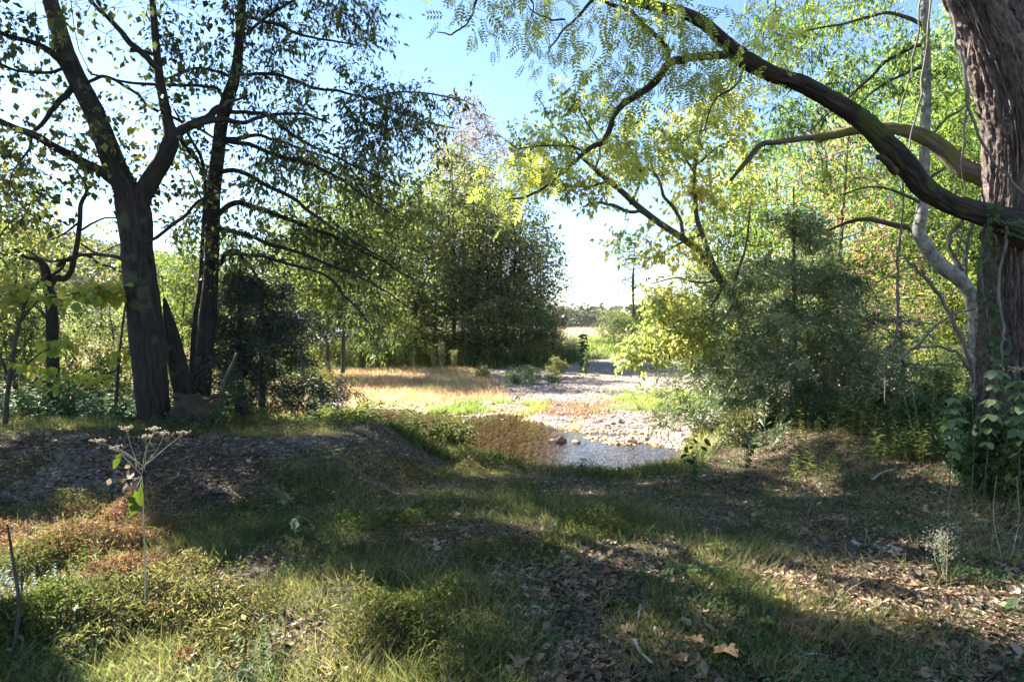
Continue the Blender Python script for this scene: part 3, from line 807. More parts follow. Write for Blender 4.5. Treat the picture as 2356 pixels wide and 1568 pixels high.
TRg = np.vstack([pblob(26, 1240, 10, 5.7, 120, 70, .7), pblob(9, 1075, 20, 5.7, 60, 50, .4), pblob(36, 1450, 60, 5.7, 90, 70, .7), pblob(34, 1560, 110, 5.9, 80, 80, .7), pblob(30, 1650, 210, 6.2, 70, 70, .7),
                 pblob(22, 1420, 210, 5.9, 60, 60, .6), pblob(12, 1290, 120, 5.7, 70, 50, .5), pblob(20, 1270, 360, 5.8, 90, 50, .5), pblob(12, 1180, 420, 5.8, 60, 40, .4), pblob(14, 1760, 90, 6.2, 80, 60, .6), pblob(20, 1500, 330, 6.0, 90, 60, .6)])
DR = grow(lb, SL, TRg, bf=.3, r0=.0018, step=.2, jit=.04, sag=-.03, rmax=.012)
cnt = 6
idx = np.repeat(np.arange(len(TRg)), cnt); m_ = len(idx)
pos = TRg[idx] + rng.normal(0, .10, (m_, 3)); d = DR[idx] * .6 + rvec(m_) * .7 + np.array([0, 0, -.7])
stamp(cr, *PINN, pos, frames(d, rvec(m_) + np.array([0, 0, 1.2])), .125 * (1 + .3 * rng.normal(size=m_)).clip(.5, 1.5))
# high crown above the picture, and twigs at the trunk
up = np.vstack([blob(700, (4.2, 8.2, 9.0), (4.5, 4, 2.6)), blob(300, (7.5, 7, 7.5), (3, 3, 3))])
u_, v_ = uv_of(up); up = up[((v_ < -30) | (u_ > 2420)) & lets_sun(up)][:380]
D = grow(lb, [SR[0], SR[1], SR[2]], up, bf=.3, r0=.002, step=.4, rmax=.05)
leaves(cr, up, D, 18, .2, .085, LEAFN, keep=sun_keep())
fern = MB()      # green compound leaves catching light on the near limb, at the trunk
fp = np.array([at(u, v, 6.3) for u, v in ((2270, 505), (2300, 512), (2335, 520), (2285, 525), (2350, 505))])
stamp(fern, *PINN, fp, frames(np.tile([1.0, -.3, -.25], (5, 1)) + rng.normal(0, .2, (5, 3)), np.tile([0.1, -.5, 1.0], (5, 1))), np.full(5, .3))
base = at(2346, 1060, YR)[:2]
t, made = finish_tree('old_rough_tree', 'huge rough-barked tree at the right edge with a long dark limb arching over the scene', 'tree', base,
    [('trunk', tr, 'bark_rough', True), ('arching_limb', l1, 'bark_limb', True), ('mossy_limb', l2, 'bark_mossy', True), ('branches', lb, 'bark_limb', True), ('foliage', cr, 'leaf_walnut', False), ('knot', knot, 'bark_rough', True), ('shoot', fern, 'leaf_herb', False)])
tag(made['mossy_limb'], 'crooked limb patched with green moss'); tag(made['arching_limb'], 'long near-black limb arching up to the left')

# --- pale tree behind it
YP = 8.8
tr, lb, cr = MB(), MB(), MB()
SP_ = [limb(tr, [(2262, 960, 22), (2256, 900, 18), (2248, 800, 16), (2243, 735, 15), (2231, 675, 15), (2205, 640, 16), (2167, 613, 16), (2136, 575, 15), (2115, 535, 14), (2119, 500, 13), (2124, 455, 12), (2127, 405, 11), (2127, 317, 11), (2132, 211, 9.5), (2131, 106, 9), (2127, 11, 9), (2125, -150, 7), (2130, -350, 4)], YP, 18, 5, .08)]
for pts in (
    [(2110, 532, 9), (2098, 526, 8), (2041, 514, 6), (1984, 506, 5), (1938, 518, 4), (1900, 530, 2)],
    [(2212, 625, 8), (2195, 595, 6), (2182, 563, 5.5), (2190, 535, 5), (2212, 506, 4.5), (2225, 470, 3)],
    [(2218, 640, 7), (2220, 600, 6), (2228, 540, 4.5), (2243, 505, 4), (2255, 450, 3)],
    [(2129, 100, 5), (2080, 118, 4.5), (2030, 150, 4), (1980, 200, 3.4), (1930, 240, 2.4), (1860, 300, 1.4)],
    [(2127, 60, 5), (2060, 30, 4), (1960, 50, 3), (1860, 70, 2), (1780, 110, 1.2)],
    [(2129, 150, 4), (2060, 180, 3.2), (2000, 215, 2.4), (1960, 250, 1.4)],
    [(2126, 330, 4), (2180, 270, 3), (2230, 240, 2)], [(2126, 420, 4), (2180, 380, 3), (2220, 330, 2)],
    [(2125, -40, 5), (2020, -70, 4), (1900, -60, 3), (1780, -40, 2)], [(2124, 470, 4), (2060, 440, 3), (1990, 430, 2), (1930, 450, 1.3)],
):
    SP_.append(limb(lb, pts, (YP, YP + rng.uniform(-.3, 1.5)), 7, 4, .1, wob=.02))
T = np.vstack([pblob(80, 1900, 60, 9.6, 170, 80, 1.2), pblob(70, 2050, 160, 9.4, 110, 110, 1.2), pblob(70, 1860, 200, 9.8, 130, 90, 1.2), pblob(60, 2180, 270, 9.6, 90, 170, 1.0), pblob(45, 1990, 400, 9.8, 110, 70, 1.0),
               pblob(45, 2180, 480, 9.6, 80, 90, 1), pblob(60, 1990, -20, 9.4, 180, 40, 1.4), pblob(30, 1730, 110, 10, 70, 80, .9), pblob(30, 1800, 300, 10.2, 90, 50, .9), pblob(30, 2050, 600, 10, 110, 70, .8)])
D = grow(lb, SP_, T, bf=.28, r0=.0028, step=.28, jit=.05, sag=.02, rmax=.02)
leaves(cr, T, D, 30, .17, .06, LEAFN, droop=.6, flat=1.0, back=.4, twigs=lb)
t, made = finish_tree('pale_barked_tree', 'slender tree with smooth pale bark, kinked halfway, left of the huge trunk', 'tree', at(2262, 960, YP)[:2],
    [('trunk', tr, 'bark_pale', True), ('branches', lb, 'bark_grey', True), ('foliage', cr, 'leaf_feather', False)])

# --- yellow-green leaning tree over the bar
YY = 12.4
tr, lb, cr = MB(), MB(), MB()
SY = [limb(tr, [(1760, 1000, 15), (1740, 870, 13), (1712, 760, 11), (1690, 697, 10), (1665, 655, 9.5), (1640, 620, 9), (1608, 580, 8.5), (1573, 550, 8), (1520, 515, 7.5), (1468, 475, 7), (1430, 440, 6.5), (1398, 415, 6), (1365, 385, 4.5), (1335, 360, 3), (1310, 330, 2)], (13.2, 12), 12, 4, .12),
      limb(tr, [(1655, 640, 7), (1638, 600, 6.5), (1620, 552, 6), (1603, 500, 5.4), (1599, 440, 5), (1599, 380, 4.4), (1610, 320, 3.8), (1617, 275, 3.5), (1635, 245, 3), (1670, 205, 2.2), (1712, 165, 1.5)], (12.4, 12.6), 9, 4, .1)]
for pts in (
    [(1500, 500, 4), (1470, 488, 4), (1444, 486, 4), (1410, 472, 3.5), (1377, 468, 3), (1340, 478, 2)],
    [(1573, 552, 5), (1560, 500, 4.5), (1530, 455, 4), (1515, 420, 3), (1500, 370, 2)],
    [(1450, 470, 3.6), (1470, 420, 3), (1460, 360, 2.4), (1430, 300, 1.6)],
    [(1610, 540, 4), (1560, 560, 3), (1500, 590, 2.4), (1440, 600, 1.6)],
    [(1599, 400, 3), (1570, 350, 2.6), (1560, 300, 2), (1540, 240, 1.4)], [(1600, 380, 3), (1640, 350, 2.6), (1690, 320, 2)],
    [(1400, 417, 3), (1350, 430, 2.6), (1300, 425, 2), (1250, 400, 1.2)], [(1370, 388, 3), (1380, 340, 2.4), (1350, 280, 2), (1320, 220, 1.3)],
    [(1665, 655, 5), (1640, 700, 4), (1590, 735, 3), (1530, 765, 2.4), (1470, 800, 1.6)], [(1690, 700, 4), (1640, 760, 3), (1590, 800, 2), (1560, 830, 1.2)],
    [(1680, 690, 4), (1700, 620, 3.4), (1720, 540, 2.6), (1730, 460, 2)], [(1350, 375, 2.5), (1300, 320, 2), (1260, 270, 1.5), (1235, 220, 1)],
    [(1600, 300, 2.5), (1570, 330, 2)], [(1660, 640, 3), (1620, 650, 2.6), (1560, 640, 2), (1500, 650, 1.4)],
):
    SY.append(limb(lb, pts, (12.4, 12.4 + rng.uniform(-.9, .9)), 7, 4, .1, wob=.03))
T = np.vstack([pblob(60, 1370, 400, 12.2, 110, 80, .9), pblob(40, 1260, 380, 12.2, 70, 80, .8), pblob(36, 1320, 260, 12.3, 80, 80, .8), pblob(50, 1480, 330, 12.4, 100, 80, 1), pblob(60, 1590, 330, 12.6, 90, 100, 1),
               pblob(44, 1680, 280, 12.8, 80, 90, .9), pblob(50, 1640, 470, 12.6, 100, 80, .9), pblob(22, 1480, 570, 12.4, 80, 40, .6), pblob(24, 1600, 590, 12.6, 70, 50, .6),
               pblob(36, 1540, 700, 12.2, 60, 50, .7), pblob(46, 1520, 780, 12.0, 80, 42, .6), pblob(34, 1620, 760, 12.2, 60, 60, .6), pblob(22, 1470, 820, 11.8, 40, 22, .4), pblob(24, 1700, 400, 13, 60, 70, .8), pblob(20, 1200, 330, 12.2, 50, 60, .7)])
D = grow(lb, SY, T, bf=.3, r0=.003, step=.3, jit=.05, sag=.02, rmax=.02)
leaves(cr, T, D, 28, .17, .085, LEAF, droop=.6, back=.35, twigs=lb)
finish_tree('leaning_yellow_tree', 'yellow-green leaved tree leaning left over the gravel from behind the feathery cedar', 'tree', at(1760, 1000, 13.2)[:2],
    [('trunk', tr, 'bark_grey', True), ('branches', lb, 'bark_grey', True), ('foliage', cr, 'leaf_yellow', False)])

# --- cedars
def cedar(name, label, u, v, Y, top, halfw, mat, n, per, nl=.05, stems=None, lean=0, low=0, gaps=True):
    """halfw: list of (v, half width in picture units)"""
    base = at(u, v, Y); base[2] = float(H(base[0], base[1]))
    tr, cr = MB(), MB()
    s = limb(tr, [(u, v + 6, 9), (u + lean * .3, v - (v - top) * .3, 7), (u + lean * .6, v - (v - top) * .6, 5), (u + lean, top, 1.5)], Y, 9, 6, .12)
    S = [s]
    hv = [a for a, b in halfw]; hw = [b for a, b in halfw]
    T = []
    nb = n // 14
    cand = rng.uniform(top, hv[-1], 4000); cand = cand[rng.random(4000) < (np.interp(cand, hv, hw) / max(hw)) ** 1.2][:nb]
    for vv in cand:
        w = np.interp(vv, hv, hw) * Y / FV * rng.uniform(.45, 1.25)
        a = rng.random() * 2 * np.pi; dz = rng.uniform(-.05, .35)
        c = at(u + lean * (v - vv) / (v - top), vv, Y)
        for j in range(14):
            f = rng.uniform(.1, 1.0) ** .6
            T.append(c + np.array([math.cos(a) * w * f, math.sin(a) * w * f, dz * w * f - .35 * w * f * f]) + rng.normal(0, 1, 3) * np.array([.13, .13, .07]) * (.4 + f * (.6 + .4 * w)))
    T = np.array(T)
    D = grow(tr, S, T, bf=.35, r0=.0018, step=.3, jit=.04, sag=-.03, rmax=.02)
    m_ = rng.poisson(per, len(T)); idx = np.repeat(np.arange(len(T)), m_); k = len(idx)
    pos = T[idx] + rng.normal(0, .055, (k, 3)) - D[idx] * (rng.random(k) * .4)[:, None]
    stamp(cr, *NEEDLE, pos, frames(D[idx] * 1.0 + rvec(k) * .8 + np.array([0, 0, -.15]), rvec(k)), nl * (1 + .35 * rng.normal(size=k)).clip(.4, 1.8) * 1.7)
    t = thing(name, label, 'cedar tree', base)
    link('trunk', tr.mesh('trunk', 'twig', origin=base), t); link('foliage', cr.mesh('foliage', mat, origin=base), t)
    return t
NEEDLE = (np.array([(-.08, 0, 0), (.08, 0, 0), (0, 1, 0)], float), np.array([(0, 1, 2)]))
cedar('cedar_tree', 'wide feathery grey-green cedar standing at the right edge of the gravel bar', 1826, 935, 12.4, 430,
      [(430, 20), (520, 80), (580, 150), (640, 215), (720, 300), (800, 350), (880, 350), (930, 270), (960, 160)], 'leaf_cedar', 2500, 34, .065)
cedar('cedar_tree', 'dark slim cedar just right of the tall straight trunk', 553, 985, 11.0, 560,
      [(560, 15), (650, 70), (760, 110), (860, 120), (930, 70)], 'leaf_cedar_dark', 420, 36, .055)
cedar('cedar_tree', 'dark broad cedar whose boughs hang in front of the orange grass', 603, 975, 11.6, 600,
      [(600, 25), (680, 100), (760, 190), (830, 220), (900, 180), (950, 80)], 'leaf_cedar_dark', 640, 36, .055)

# ------------------------------------------------------------------ unseen trees added left of the picture, crowns shaped to shade the foreground
def unseen_shade_tree(label, x, y, top, crowns, n, mat='leaf_elm'):
    base = np.array([x, y, float(H(x, y))])
    tr, cr = MB(), MB()
    P = np.array([[x, y, base[2] - .1], [x + .1, y, 2.5], [x + .3, y + .2, 5.5], [x + .2, y - .1, top]]); A = smooth_path(np.column_stack([P, [.34, .26, .2, .04]]), 6)
    tube(tr, A[:, :3], A[:, 3], 14, .1, seed=x, ridge=.01)
    T = np.vstack([blob(int(n * w), c, r) for c, r, w in crowns])
    u_, v_ = uv_of(T)
    T = T[((u_ < -60) | (v_ < -60)) & lets_sun(T)]
    D = grow(tr, [(A[6:, :3], A[6:, 3])], T, bf=.3, r0=.003, step=.5, rmax=.09)
    leaves(cr, T, D, 26, .24, .125, LEAFW, keep=lambda p: (lets_sun(p) | (rng.random(len(p)) > .93)) & ((uv_of(p)[0] < -20) | (uv_of(p)[1] < -20)))
    t = thing('unseen_shade_tree', label, 'tree', base)
    link('trunk', tr.mesh('trunk', 'bark_dark', bark=True, origin=base), t)
    link('foliage', cr.mesh('foliage', mat, origin=base), t)
unseen_shade_tree('unseen tall tree just outside the left edge, added to shade the foreground', -12.6, 14.0, 12, [((-12, 14, 8.5), (5.5, 4.5, 3.8), 1.0), ((-9.5, 17, 12), (5, 5, 2.6), .8)], 900)
unseen_shade_tree('second unseen tree added for shade beyond the left edge, nearer the camera', -10.5, 8.5, 11, [((-10, 9, 7.0), (3.6, 4, 3.0), .9), ((-8.5, 13, 11.5), (4.5, 4, 2.5), .8)], 800)
unseen_shade_tree('unseen tall tree added left of the picture, its top blocking sun overhead', -15.5, 19.5, 15, [((-13, 18.5, 12.5), (6, 5.0, 3.0), 1.2)], 700)

# ------------------------------------------------------------------ trees further off: a few kinds, copied
def proto(height, crowns, n, per, size, leafmat, barkmat='bark_grey', shape=None, spread=.3, r0=.012, trunk_r=.14, stems=1, droop=.5, lean=.3, bare=False, low=.12, bf=.35, back=.5):
    tr, cr = MB(), MB()
    S = []
    for k in range(stems):
        a = rng.random() * 6.28; o = .35 * (stems > 1)
        dx, dy = math.cos(a) * lean, math.sin(a) * lean
        P = np.array([[o * math.cos(a), o * math.sin(a), -.3], [o * math.cos(a) + dx * .3, o * math.sin(a) + dy * .3, height * .3], [dx + rng.normal() * .2, dy, height * .62], [dx * 1.8 + rng.normal() * .3, dy * 1.8, height * .93]])
        A = smooth_path(np.column_stack([P, np.array([1.15, .8, .5, .12]) * trunk_r * (1 if stems == 1 else .75)]), 6)
        tube(tr, A[:, :3], A[:, 3], 8, .1, seed=k)
        S.append((A[4:, :3], A[4:, 3]))
    T = np.vstack([blob(int(n * w), np.array(c), r) for c, r, w in crowns]); T = T[T[:, 2] > height * low]
    D = grow(tr, S, T, bf=bf, r0=r0, step=.7, jit=.12, rmax=trunk_r * .5, sides_thick=5)
    if not bare: leaves(cr, T, D, per, spread, size, shape, droop=droop, back=back)
    else: leaves(cr, T, D, per, spread, size, shape, droop=0, back=back)
    return tr.mesh('trunk', barkmat, bark=True), cr.mesh('foliage', leafmat)
def place(name, label, cat, pr, x, y, rz=0, s=1.0, sz=None, group=None, z=None):
    t = thing(name, label, cat, (x, y, float(H(x, y)) if z is None else z), group)
    t.rotation_euler = (0, 0, rz); t.scale = (s, s, sz or s)
    link('trunk', pr[0], t); link('foliage', pr[1], t)
    return t
def place_uv(name, label, cat, pr, u, Y, *a, **k):
    return place(name, label, cat, pr, (u - CX) / FV * Y, Y, *a, **k)

P_IS = [proto(12, [((0, 0, 7.6), (2.9, 2.8, 4.2), .9), ((1.6, .2, 3.9), (2.3, 1.9, 2.2), .4), ((-1.4, -.6, 3.2), (1.8, 1.9, 1.9), .3)], 480, 10, .19, 'leaf_island', 'bark_dark', spread=.28, stems=2),
        proto(11, [((.6, 0, 7.0), (2.7, 2.6, 3.8), .9), ((-1.5, 0, 3.6), (2.2, 2.0, 2.1), .4), ((1.2, -.5, 2.8), (1.6, 1.6, 1.5), .25)], 480, 10, .19, 'leaf_island_b', 'bark_dark', spread=.28, stems=3),
        proto(9, [((0, 0, 5.3), (2.7, 2.4, 3.3), 1.0), ((1.3, 0, 3), (1.6, 1.6, 1.4), .25)], 380, 10, .18, 'leaf_island', 'bark_dark', spread=.26, stems=2)]
P_PINK = proto(17, [((0, 0, 12), (2.8, 2.6, 4.8), 1.0)], 520, 14, .2, 'leaf_pink', 'bark_pale', shape=LEAFN, spread=.3, r0=.02, low=.4)
P_LIT = proto(11, [((0, 0, 6.0), (2.6, 2.4, 4.4), 1.0)], 380, 24, .17, 'leaf_lit', 'bark_grey', spread=.28, stems=2)
P_FEA = proto(13, [((0, 0, 7.5), (3.3, 3.0, 5.2), 1.0)], 480, 30, .13, 'leaf_feather', 'bark_grey', LEAFN, spread=.3)
P_RED = proto(9, [((0, 0, 6.0), (2.2, 2.2, 3.0), 1.0)], 200, 9, .12, 'leaf_red', 'bark_grey', spread=.3)
P_BUSH = proto(2.6, [((0, 0, 1.3), (1.5, 1.4, 1.2), 1.0)], 190, 26, .09, 'leaf_lit', 'twig', spread=.15, r0=.004, trunk_r=.03, stems=4, low=.05)
P_BUSHD = proto(3.2, [((0, 0, 1.6), (1.6, 1.5, 1.5), 1.0)], 230, 26, .095, 'leaf_island', 'twig', spread=.15, r0=.004, trunk_r=.03, stems=4, low=.05)
P_THIN = proto(9, [((0, 0, 6.3), (1.6, 1.5, 2.8), 1.0)], 130, 5, .12, 'leaf_island_b', 'bark_grey', spread=.25, r0=.022, trunk_r=.15, stems=2, low=.4)

isl = [(905, 44, 0, 1.0, 'dark tree at the left end of the clump on the low island bank'), (942, 40.5, 1, .93, 'thick-stemmed tree rising near the left end of the island clump'),
       (985, 46, 2, 1.35, 'tree behind the pale weeds in the island clump'), (1035, 42, 0, 1.2, 'tallest dark tree in the middle of the island clump'),
       (1080, 47, 1, 1.25, 'tree standing back in the middle of the island clump'), (1112, 41.5, 2, 1.05, 'slim tree right of the middle of the island clump'),
       (1150, 44.5, 0, .93, 'dark tree third from the right end of the island clump'), (1195, 41.5, 1, .92, 'dense tree second from the right end of the island clump'),
       (1240, 43.5, 2, .90, 'dark tree at the right end of the clump, edged by open sky')]
for i, (u, Y, k, s, lab) in enumerate(isl):
    place_uv('island_tree', lab, 'tree', P_IS[k], u, Y, rng.random() * 6, s, s * rng.uniform(.9, 1.0), 'dark trees clumped on the island bank')
place_uv('island_bush', 'low dark bush at the right end of the island bank beside the sunny field', 'bush', P_BUSHD, 1258, 40.5, 1, 1.0, .8)
place_uv('island_bush', 'low dark bush at the foot of the tallest island tree', 'bush', P_BUSHD, 1090, 39.5, 2, 1.6, .9)
place_uv('island_bush', 'bush under the second tree from the right end of the island', 'bush', P_BUSHD, 1185, 39.5, 3, 1.5, 1.1)
place_uv('island_bush', 'yellow-green bush at the left end of the island bank', 'bush', P_BUSH, 885, 37, 3, 1.3, 1.2)
place_uv('island_bush', 'dark bush at the foot of the thick-stemmed island tree', 'bush', P_BUSHD, 960, 39.5, 4, 1.1, .7)
place_uv('pink_tree', 'tall nearly bare tree with pinkish twigs behind the island clump', 'tree', P_PINK, 1080, 58, 0, 1.15, 1.28)
place_uv('pink_tree', 'nearly bare pinkish tree, shorter and right of the tall one', 'tree', P_PINK, 1150, 62, 2.2, .95, .86)

# mid-distance, behind the drooping boughs
mid = [(690, 30, P_LIT, .9, .78, 'yellow-green tree behind the broad dark cedar'), (770, 32, P_LIT, 1.0, .95, 'sunlit green tree behind the drooping boughs, left of the island'),
       (850, 36, P_LIT, 1.1, 1.0, 'green tree between the drooping boughs and the island clump'), (730, 46, P_IS[1], .9, .8, 'dark tree far behind the broad cedar'),
       (610, 40, P_IS[2], 1.0, .8, 'dark distant tree seen between the two dark cedars'), (530, 34, P_FEA, .55, .52, 'small pale green tree behind the straight trunk'),
       (430, 30, P_LIT, .7, .62, 'yellow-green small tree seen between the forked trunk and the straight trunk')]
for u, Y, pr, s, sz, lab in mid:
    place_uv('bank_tree', lab, 'tree', pr, u, Y, rng.random() * 6, s, sz)
# left background
left = [(-60, 17, P_IS[1], .62, .68, 'shrubby dark tree at the left edge'), (55, 21, P_IS[0], .62, .60, 'round dark tree at the far left in front of the wooded hill'),
        (245, 36, P_IS[2], .7, .42, 'small dark tree below the hill, left of the forked trunk'),
        (385, 42, P_FEA, .6, .5, 'pale tree below the hill, right of the forked trunk')]
for u, Y, pr, s, sz, lab in left:
    place_uv('far_left_tree', lab, 'tree', pr, u, Y, rng.random() * 6, s, sz)
# right background
right = [(1700, 26, P_LIT, .85, .85, 'green tree behind the leaning yellow tree'), (1790, 30, P_FEA, .95, .9, 'tall pale green tree behind the top of the feathery cedar'),
         (1900, 21, P_FEA, .8, .75, 'pale green tree right behind the feathery cedar'), (1915, 15.5, P_RED, .6, .86, 'red-leaved tree above and behind the feathery cedar'),
         (2000, 24, P_FEA, 1.0, .95, 'tall light green tree between the cedar and the pale trunk'), (2110, 18, P_FEA, .75, .8, 'light green tree behind the pale-barked trunk'),
         (2200, 16, P_LIT, .62, .62, 'green tree between the pale trunk and the huge rough trunk'), (2080, 14, P_RED, .5, .47, 'low reddish tree under the mossy limb'),
         (2330, 15, P_FEA, .8, .85, 'light green tree behind the huge rough trunk'), (2420, 19, P_LIT, 1.1, 1.1, 'tall green tree past the right edge'),
         (2230, 24, P_FEA, 1.1, 1.1, 'tallest light green tree left of the huge rough trunk'), (1985, 17, P_RED, .36, .36, 'small orange-leaved tree beside the feathery cedar'),
         (1660, 47, P_IS[0], .55, .5, 'dark tree at the right side of the far field'), (1590, 56, P_IS[1], .55, .45, 'dull green tree at the edge of the far field')]
for u, Y, pr, s, sz, lab in right:
    place_uv('background_tree', lab, 'tree', pr, u, Y, rng.random() * 6, s, sz)
place_uv('thin_tree', 'thin nearly bare tree standing at the edge of the sunny field', 'tree', P_THIN, 1448, 52, .5, .95, 1.0)
place_uv('thin_tree', 'bare leaning sapling right of the nearly bare tree by the field', 'tree', P_THIN, 1535, 40, 2, .5, .55)
for u, Y, pr, s, sz, lab in ((1490, 50, P_BUSH, 1.1, 1.3, 'bright green bush beside the thin tree at the field edge'), (1540, 46, P_BUSHD, 1.3, 1.4, 'dull green bush right of the thin tree'),
                             (1420, 60, P_BUSHD, 1.3, 1.0, 'grey-green bush left of the thin tree'), (1610, 44, P_BUSH, 1.2, 1.2, 'yellowish bush under the leaning yellow tree'),
                             (1680, 36, P_BUSHD, 1.2, 1.1, 'dark bush behind the left side of the feathery cedar'), (2290, 17, P_BUSH, .9, .9, 'green bush between the kinked pale trunk and the rough trunk'),
                             (2190, 14, P_BUSH, .55, .55, 'light green bush on the bank left of the pale trunk'), (380, 24, P_BUSHD, .8, .8, 'dark bush between the forked trunk and the straight trunk'),
                             (250, 18, P_BUSHD, .75, .8, 'dark bush left of the forked trunk'), (120, 16, P_BUSH, .6, .7, 'green bush in the left undergrowth'), (30, 24, P_BUSHD, 1.2, 1.2, 'big dark bush at the left edge'),
                             (560, 22, P_BUSH, .7, .7, 'green bush behind the slim dark cedar'), (690, 24, P_BUSHD, .6, .6, 'dark bush behind the broad dark cedar')):
    place_uv('bush', lab, 'bush', pr, u, Y, rng.random() * 6, s, sz)

# the wood on the hill and the wood beyond the field: masses
def wood(name, pts, leaf, per, mat):
    b = MB()
    c = []; Dn = []
    for x, y, r, h in pts:
        z = float(H(x, y))
        q = rvec(per); q[:, 2] = np.abs(q[:, 2]); rr = rng.random(per) ** .4
        c.append(np.array([x, y, z + h * .35]) + q * rr[:, None] * np.array([r, r, h * .65]) * (1 + .3 * vnoise(q[:, 0] * 3 + x, q[:, 1] * 3, q[:, 2] * 3))[:, None])
        q2 = q[: per // 4].copy(); q2[:, 2] = -q2[:, 2] * .5
        c.append(np.array([x, y, z + h * .35]) + q2 * np.array([r * .8, r * .8, h * .65]))
    c = np.vstack(c); m_ = len(c)
    stamp(b, *LEAFW, c, frames(rvec(m_) + np.array([0, 0, -.3]), rvec(m_) + np.array([0, 0, .8])), leaf * rng.uniform(.5, 1.4, m_))
    return tag(link(name, b.mesh(name, mat)), kind='stuff')
pts = []
while len(pts) < 520:
    y = rng.uniform(95, 195); x = rng.uniform(-.95 * y, -.12 * y)
    hz_ = float(H(x, y))
    if hz_ > 1.0 or rng.random() < .3: pts.append((x, y, rng.uniform(2.5, 4.5), rng.uniform(6, 9)))
wood('hillside_woods', pts, 1.1, 170, 'leaf_far')
pts = [(rng.uniform(-90, 260), rng.uniform(215, 260), rng.uniform(3, 6), rng.uniform(6, 9.5)) for k in range(330)]
pts += [(rng.uniform(18, 60), rng.uniform(80, 140), rng.uniform(2, 4), rng.uniform(4, 7)) for k in range(30)]
wood('distant_woods', pts, 1.2, 170, 'leaf_far')
pts = [(rng.uniform(-55, -12), rng.uniform(48, 75), rng.uniform(1.5, 3), rng.uniform(2.5, 4.5)) for k in range(60)]
pts += [(rng.uniform(18, 55), rng.uniform(34, 60), rng.uniform(2, 3.5), rng.uniform(5, 9)) for k in range(60)]
wood('background_thicket', pts, .5, 260, 'leaf_island_b')

# ------------------------------------------------------------------ ground cover
def field(n, ymin, ymax, xl, xr, power=1.0, accept=None):
    """points over the ground between two depths, denser close by"""
    out = np.zeros((0, 2))
    tries = 0
    while len(out) < n and tries < 60:
        k = n * 2; tries += 1
        t = rng.random(k)
        if power == 1: y = ymin * (ymax / ymin) ** t
        else: y = (ymin ** (1 - power) + t * (ymax ** (1 - power) - ymin ** (1 - power))) ** (1 / (1 - power)) if power != 1 else y
        x = (xl + (xr - xl) * rng.random(k)) * (y + 1.2)
        p = np.column_stack([x, y])
        if accept is not None: p = p[accept(p[:, 0], p[:, 1], rng.random(len(p)))]
        out = np.vstack([out, p])
    out = out[:n]
    return np.column_stack([out, H(out[:, 0], out[:, 1])])
def upright(n, lean=.5):
    a = rng.random(n) * 2 * np.pi
    return np.column_stack([np.cos(a) * lean * rng.random(n), np.sin(a) * lean * rng.random(n), np.ones(n)]), np.column_stack([np.cos(a + 1.5), np.sin(a + 1.5), np.zeros(n)])
def blades(name, p, h, w, mat, lean=.6, rise=0.0):
    n = len(p); d, nr = upright(n, lean)
    b = MB(); hh = h * (1 + .35 * rng.normal(size=n)).clip(.35, 2)
    q = p.copy(); q[:, 2] += rise * rng.random(n) - .01
    stamp(b, *BLADE, q, frames(d, nr), np.column_stack([np.full(n, 1.0) * w * (hh / h) ** .3, hh, hh]))
    return tag(link(name, b.mesh(name, mat)), kind='stuff')

def dens_grass(x, y, r):
    dn = .45 + 1.1 * fbm(x * 1.1, y * 1.1, 7, 3)
    dn = np.where(in_zone(x, y, Z_RIGHT), .04 + .8 * np.clip(fbm(x * 1.4 + 9, y * 1.4, 2, 3) - .12, 0, 1), dn)
    dn = np.where(in_zone(x, y, Z_MOUND), .22 * (fbm(x * 1.2, y * 1.2, 61, 2) > .05), dn)
    dn = np.where(in_zone(x, y, Z_BANKDIRT), .10, dn)
    dn = np.where(in_zone(x, y, Z_RUST), .08, dn)
    return (r < dn) & (y < np.interp(x, *YN) - .2)
p = field(170000, 2.2, 13.5, -.95, .95, 1.0, dens_grass)
hh = .10 + .07 * fbm(p[:, 0] * .7, p[:, 1] * .7, 3, 2)
blades('grass', p, .095, .004, 'grass_green', lean=1.0)
# low leafy grass in drifts on the left and centre: small lance leaves at every height
def dens_stilt(x, y, r):
    dn = np.clip(.22 + 2.6 * fbm(x * 1.7 + 3, y * 1.7, 5, 4), 0.04, 1) * (1 - sstep(-.2, 1.6, x))
    dn = np.where(in_zone(x, y, Z_MOUND), .03, dn); dn = np.where(in_zone(x, y, Z_RUST), .015, dn)
    dn = np.where(in_zone(x, y, Z_RIGHT), .0, dn)
    return (r < dn) & (y < np.interp(x, *YN) - .3)
def lances(name, p, size, top, mat, shape=LEAFN, flat=1.0):
    n = len(p); b = MB(); q = p.copy()
    q[:, 2] += top * (.5 + 2.4 * fbm(p[:, 0] * 1.7, p[:, 1] * 1.7, 5, 3)).clip(.10, 1.9) * rng.random(n) ** .7
    stamp(b, *shape, q, frames(rvec(n) + np.array([0, 0, .15]), rvec(n) + np.array([0, 0, flat])), size * rng.uniform(.5, 1.4, n))
    return tag(link(name, b.mesh(name, mat)), kind='stuff')
LANCE = leaf_shape(.17, .1, .35)
p = field(330000, 2.2, 12.5, -.95, .6, 1.0, dens_stilt)
lances('leafy_grass', p, .034, .165, 'grass_stilt', LANCE, .8)
p = field(48000, 3.5, 9, -.95, -.1, 1.0, lambda x, y, r: in_zone(x, y, Z_RUST, .5) | (r < .05 * (fbm(x * .8, y * .8, 12, 2) > .1)) & ~in_zone(x, y, Z_MOUND))
lances('rusty_grass', p, .034, .14, 'grass_rust', LANCE, .6)
